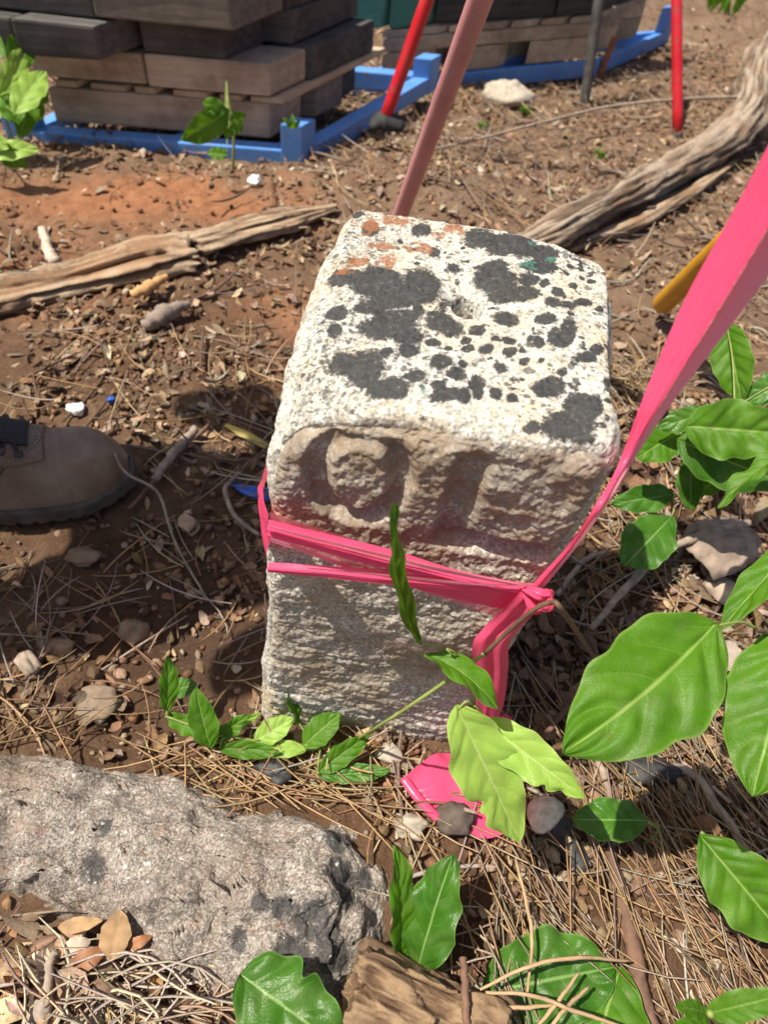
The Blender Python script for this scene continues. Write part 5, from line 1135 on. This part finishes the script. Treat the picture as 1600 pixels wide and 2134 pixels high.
# ================================================================== the person whose boot shows at the left
toe = at(276, 985, .03); hl = at(-130, 1030, .03); bd = hl - toe; bd[2] = 0; bd /= -np.linalg.norm(bd)     # bd: heel -> toe
BL_ = 0.305; bs = np.array([-bd[1], bd[0], 0.0]); g0 = g1(toe[0] - .1, toe[1]) + .004
person = empty('person', (toe[0] - bd[0] * .22, toe[1] - bd[1] * .22, g0)); tag(person, 'standing person in a scuffed brown leather boot, only the boot in view', 'person')
def boot_parts(org, fwd, sid, g0_):
    bt_ = empty('boot', tuple(np.array(org) - np.array(person.location))); bt_.parent = person
    W3 = lambda x, y, z: np.array([org[0], org[1], g0_]) + fwd * x + sid * y + ez * z
    off = np.array(org); off[2] = off[2]
    def add(nm, V, Fc, mat, any_=False):
        V = np.asarray(V) - np.array([bt_.location[0] + person.location[0], bt_.location[1] + person.location[1], bt_.location[2] + person.location[2]])
        me = bpy.data.meshes.new(nm); Fc = np.asarray(Fc)
        me.from_pydata(V.tolist(), [], [list(map(int, f[:3])) if (len(f) > 3 and f[2] == f[3]) else list(map(int, f)) for f in Fc]); return link(nm, me, mat, bt_)
    # upper: sections along the foot (x from heel 0 to toe .305)
    sx = np.array([.000, .012, .04, .08, .12, .15, .18, .21, .24, .265, .285, .298, .304]); hw = np.array([.012, .030, .037, .040, .043, .047, .051, .0535, .053, .048, .038, .024, .006])
    ht = np.array([.10, .13, .15, .160, .158, .143, .126, .114, .106, .098, .087, .072, .052]); cy = np.array([0, 0, 0, 0, 0, .001, .003, .005, .007, .008, .008, .007, .006])
    xs = np.linspace(0, .304, 80); hwi = np.interp(xs, sx, hw); hti = np.interp(xs, sx, ht); cyi = np.interp(xs, sx, cy)
    k = np.ones(5) / 5; sm_ = lambda a: np.convolve(np.pad(a, 2, 'edge'), k, 'valid'); hwi, hti = sm_(hwi), sm_(hti)
    zb_ = .026 + .012 * smooth(.22, .305, xs)
    al = np.linspace(0, math.pi, 36); rows = []
    for x_, w_, h_, c_, b_ in zip(xs, hwi, hti, cyi, zb_):
        e = 0.78; yy = np.sign(np.cos(al)) * np.abs(np.cos(al)) ** e * w_; zz = b_ + (h_ - b_) * np.sin(al) ** .85
        seam = .0016 * np.exp(-((x_ - .185 + .25 * np.abs(yy) * 1.2) / .004) ** 2)
        rows.append(np.stack([np.full_like(al, x_), c_ + yy, zz - seam], 1))
    R_ = np.array(rows); nP = fbm(R_.reshape(-1, 3) * 28, 3, 701).reshape(R_.shape[:2]) ; crs = np.exp(-((R_[..., 0] - .20) / .022) ** 2); R_[..., 2] += .0022 * np.sin(R_[..., 0] * 520 + R_[..., 1] * 60) * crs; R_[..., 2] += .0022 * nP; R_[..., 1] += .0012 * nP
    V = np.array([W3(*p) for p in R_.reshape(-1, 3)]); add('upper', V, grid_faces(80, 36), M['leather'])
    # shaft
    rows = []
    for h_, rx, ry, cx in ((.10, .062, .043, .065), (.13, .066, .046, .068), (.16, .060, .046, .064), (.19, .056, .046, .058), (.215, .057, .047, .056), (.225, .060, .050, .056)):
        th = np.linspace(0, 2 * math.pi, 40, endpoint=False); rows.append(np.stack([cx + rx * np.cos(th), ry * np.sin(th), np.full_like(th, h_)], 1))
    V = np.array([W3(*p) for p in np.array(rows).reshape(-1, 3)]); add('shaft', V, grid_faces(6, 40, True), M['leather'])
    # vamp overlay (the stitched quarter panel)
    rows = []
    for x_ in np.linspace(.09, .205, 30):
        w_ = np.interp(x_, xs, hwi) + .0022; h_ = np.interp(x_, xs, hti) + .002; c_ = np.interp(x_, xs, cyi)
        lim = math.acos(np.clip((x_ - .06) / .155, 0, 1)) if x_ > .06 else 1.5
        aa = np.linspace(math.pi / 2 - .35 - .55 * lim, math.pi / 2 + .35 + .55 * lim, 26); rows.append(np.stack([np.full_like(aa, x_), c_ + np.sign(np.cos(aa)) * np.abs(np.cos(aa)) ** .78 * w_, .03 + (h_ - .03) * np.sin(aa) ** .85], 1))
    V = np.array([W3(*p) for p in np.array(rows).reshape(-1, 3)]); o = add('vamp_panel', V, grid_faces(30, 26), M['leather']); o.modifiers.new('t', 'SOLIDIFY').thickness = .0022
    for dd in (.0, .006):
        pts = []
        for aa in np.linspace(.12, math.pi - .12, 40):
            x_ = .185 + .012 + dd - .30 * abs(np.cos(aa)) ** 1.6 * .25; w_ = np.interp(x_, xs, hwi) + .0016; h_ = np.interp(x_, xs, hti) + .0012; zb2 = np.interp(x_, xs, zb_)
            pts.append(W3(x_, np.interp(x_, xs, cyi) + np.sign(np.cos(aa)) * abs(np.cos(aa)) ** .78 * w_, zb2 + (h_ - zb2) * np.sin(aa) ** .85))
        V, Fc = tube_vf(pts, .0011, 6, 90, rough=lambda s, a: 1 + .7 * np.sin(s * 240)); add('stitching', V, Fc, M['sole'])
    # tongue and laces
    rows = []
    for x_ in np.linspace(.075, .188, 22):
        h_ = np.interp(x_, xs, hti) + .0055; yy = np.linspace(-.021, .021, 9); rows.append(np.stack([np.full(9, x_), np.interp(x_, xs, cyi) + yy, h_ - 9 * yy ** 2], 1))
    V = np.array([W3(*p) for p in np.array(rows).reshape(-1, 3)]); o = add('tongue', V, grid_faces(22, 9), M['lace']); o.modifiers.new('t', 'SOLIDIFY').thickness = .004
    for j, x_ in enumerate((.178, .160, .140, .120, .100)):
        h_ = np.interp(x_, xs, hti) + .010
        for sg in (-1, 1):
            V, Fc = tube_vf([W3(x_, sg * .030, h_ - .014), W3(x_ - .006, sg * .012, h_ - .001), W3(x_ - .014, -sg * .014, h_ + .001), W3(x_ - .02, -sg * .031, h_ - .012)], .0026, 8, 14); add('lace', V, Fc, M['lace'])
            V, Fc = tube_vf([W3(x_, sg * .033, h_ - .016), W3(x_ + .001, sg * .030, h_ - .011)], .0048, 10, 4); add('eyelet', V, Fc, M['darkpole'])
    # sole with welt and lugs
    ox = np.concatenate([xs, xs[::-1]]); oy = np.concatenate([cyi + hwi + .0065, (cyi - hwi - .0065)[::-1]]); m_ = len(ox); ox = np.where(ox > .30, ox + .005, ox); 
    rows = []
    for z_, gr in ((.000, -.004), (.004, .0), (.012, .0005), (.014, -.001), (.018, .001), (.022, -.0006), (.026, .0012), (.030, .001), (.032, -.004)):
        lug = (np.sin(np.arange(m_) * 1.05) > .35) * (.0035 if z_ < .011 else 0)
        spring = .012 * smooth(.22, .305, ox); rows.append(np.stack([ox, oy + np.sign(oy - .004) * (gr - lug), z_ + spring * (1 if z_ > 0 else 1) ], 1))
    V = np.array([W3(*p) for p in np.array(rows).reshape(-1, 3)]); n9 = len(rows); Fc = list(grid_faces(n9, m_, True)); V = list(V)
    half = m_ // 2
    for base_ in (0, (n9 - 1) * m_):
        for j in range(half - 1): Fc.append(np.array([base_ + j, base_ + j + 1, base_ + m_ - 2 - j, base_ + m_ - 1 - j]))
    add('sole', V, Fc, M['sole'])
    return W3
o1 = toe - bd * BL_; o1[2] = g0
W3a = boot_parts(np.array([o1[0], o1[1], g0]), bd, bs, g0)
o2 = np.array([o1[0] - .22, o1[1] - .30, 0.0]); o2[2] = g1(o2[0], o2[1]) + .004
W3b = boot_parts(o2, bd, bs, o2[2])
def build_body():
    a1 = W3a(.06, 0, .20); a2 = W3b(.06, 0, .20); pel = (a1 + a2) / 2; pel[2] = .93; pel += np.array([-.05, .06, 0])
    V = [pel, pel + [.02, 0, .16], pel + [.02, 0, .34], pel + [.0, 0, .48], pel + [-.02, 0, .56], pel + [-.02, 0, .64], pel + [-.03, 0, .74]]
    E_ = [(0, 1), (1, 2), (2, 3), (3, 4), (4, 5), (5, 6)]; R_ = [(.15, .115), (.14, .105), (.165, .115), (.12, .09), (.058, .058), (.085, .075), (.085, .09)]
    def chain(start, pts, rad):
        prev = start
        for p, r_ in zip(pts, rad): V.append(np.asarray(p, float)); R_.append((r_, r_)); E_.append((prev, len(V) - 1)); prev = len(V) - 1
        return prev
    for a_, sg in ((a1, 1), (a2, -1)):
        hip = pel + bs * sg * .09 + [0, 0, -.06]; knee = (hip + a_) / 2 + bd * .06 + [0, 0, .02]
        chain(0, [hip, (hip + knee) / 2, knee, (knee + a_) / 2, a_ + [0, 0, .02], a_ + [0, 0, -.03]], [.095, .088, .066, .062, .056, .058])
    for sg in (1, -1):
        sh = pel + bs * sg * .19 + [.0, 0, .47]; el = sh + bs * sg * .05 + [-.02, 0, -.28]; wr = el + bd * .17 + np.array([0, 0, -.18]); pa = wr + bd * .06 + [0, 0, -.05]
        chain(3, [sh, (sh + el) / 2, el, (el + wr) / 2, wr, pa], [.062, .052, .043, .038, .029, .033])
    me = bpy.data.meshes.new('body'); off = np.array(person.location); me.from_pydata([tuple(v - off) for v in V], E_, [])
    o = bpy.data.objects.new('body', me); COL.objects.link(o); o.parent = person; me.materials.append(M['cloth'])
    sk_ = o.modifiers.new('skin', 'SKIN'); 
    for sv, r_ in zip(me.skin_vertices[0].data, R_): sv.radius = r_
    me.skin_vertices[0].data[0].use_root = True; sk_.use_smooth_shade = True
    o.modifiers.new('sub', 'SUBSURF').levels = 2; o.modifiers['sub'].render_levels = 2
    # cap
    V, Fc = tube_vf([V[6] + np.array([0, 0, .02]), V[6] + np.array([0, 0, .07]), V[6] + np.array([0, 0, .115])], [.105, .10, .05], 20, 10); mesh_any('cap', V, Fc, M['shirt'], person)
build_body()
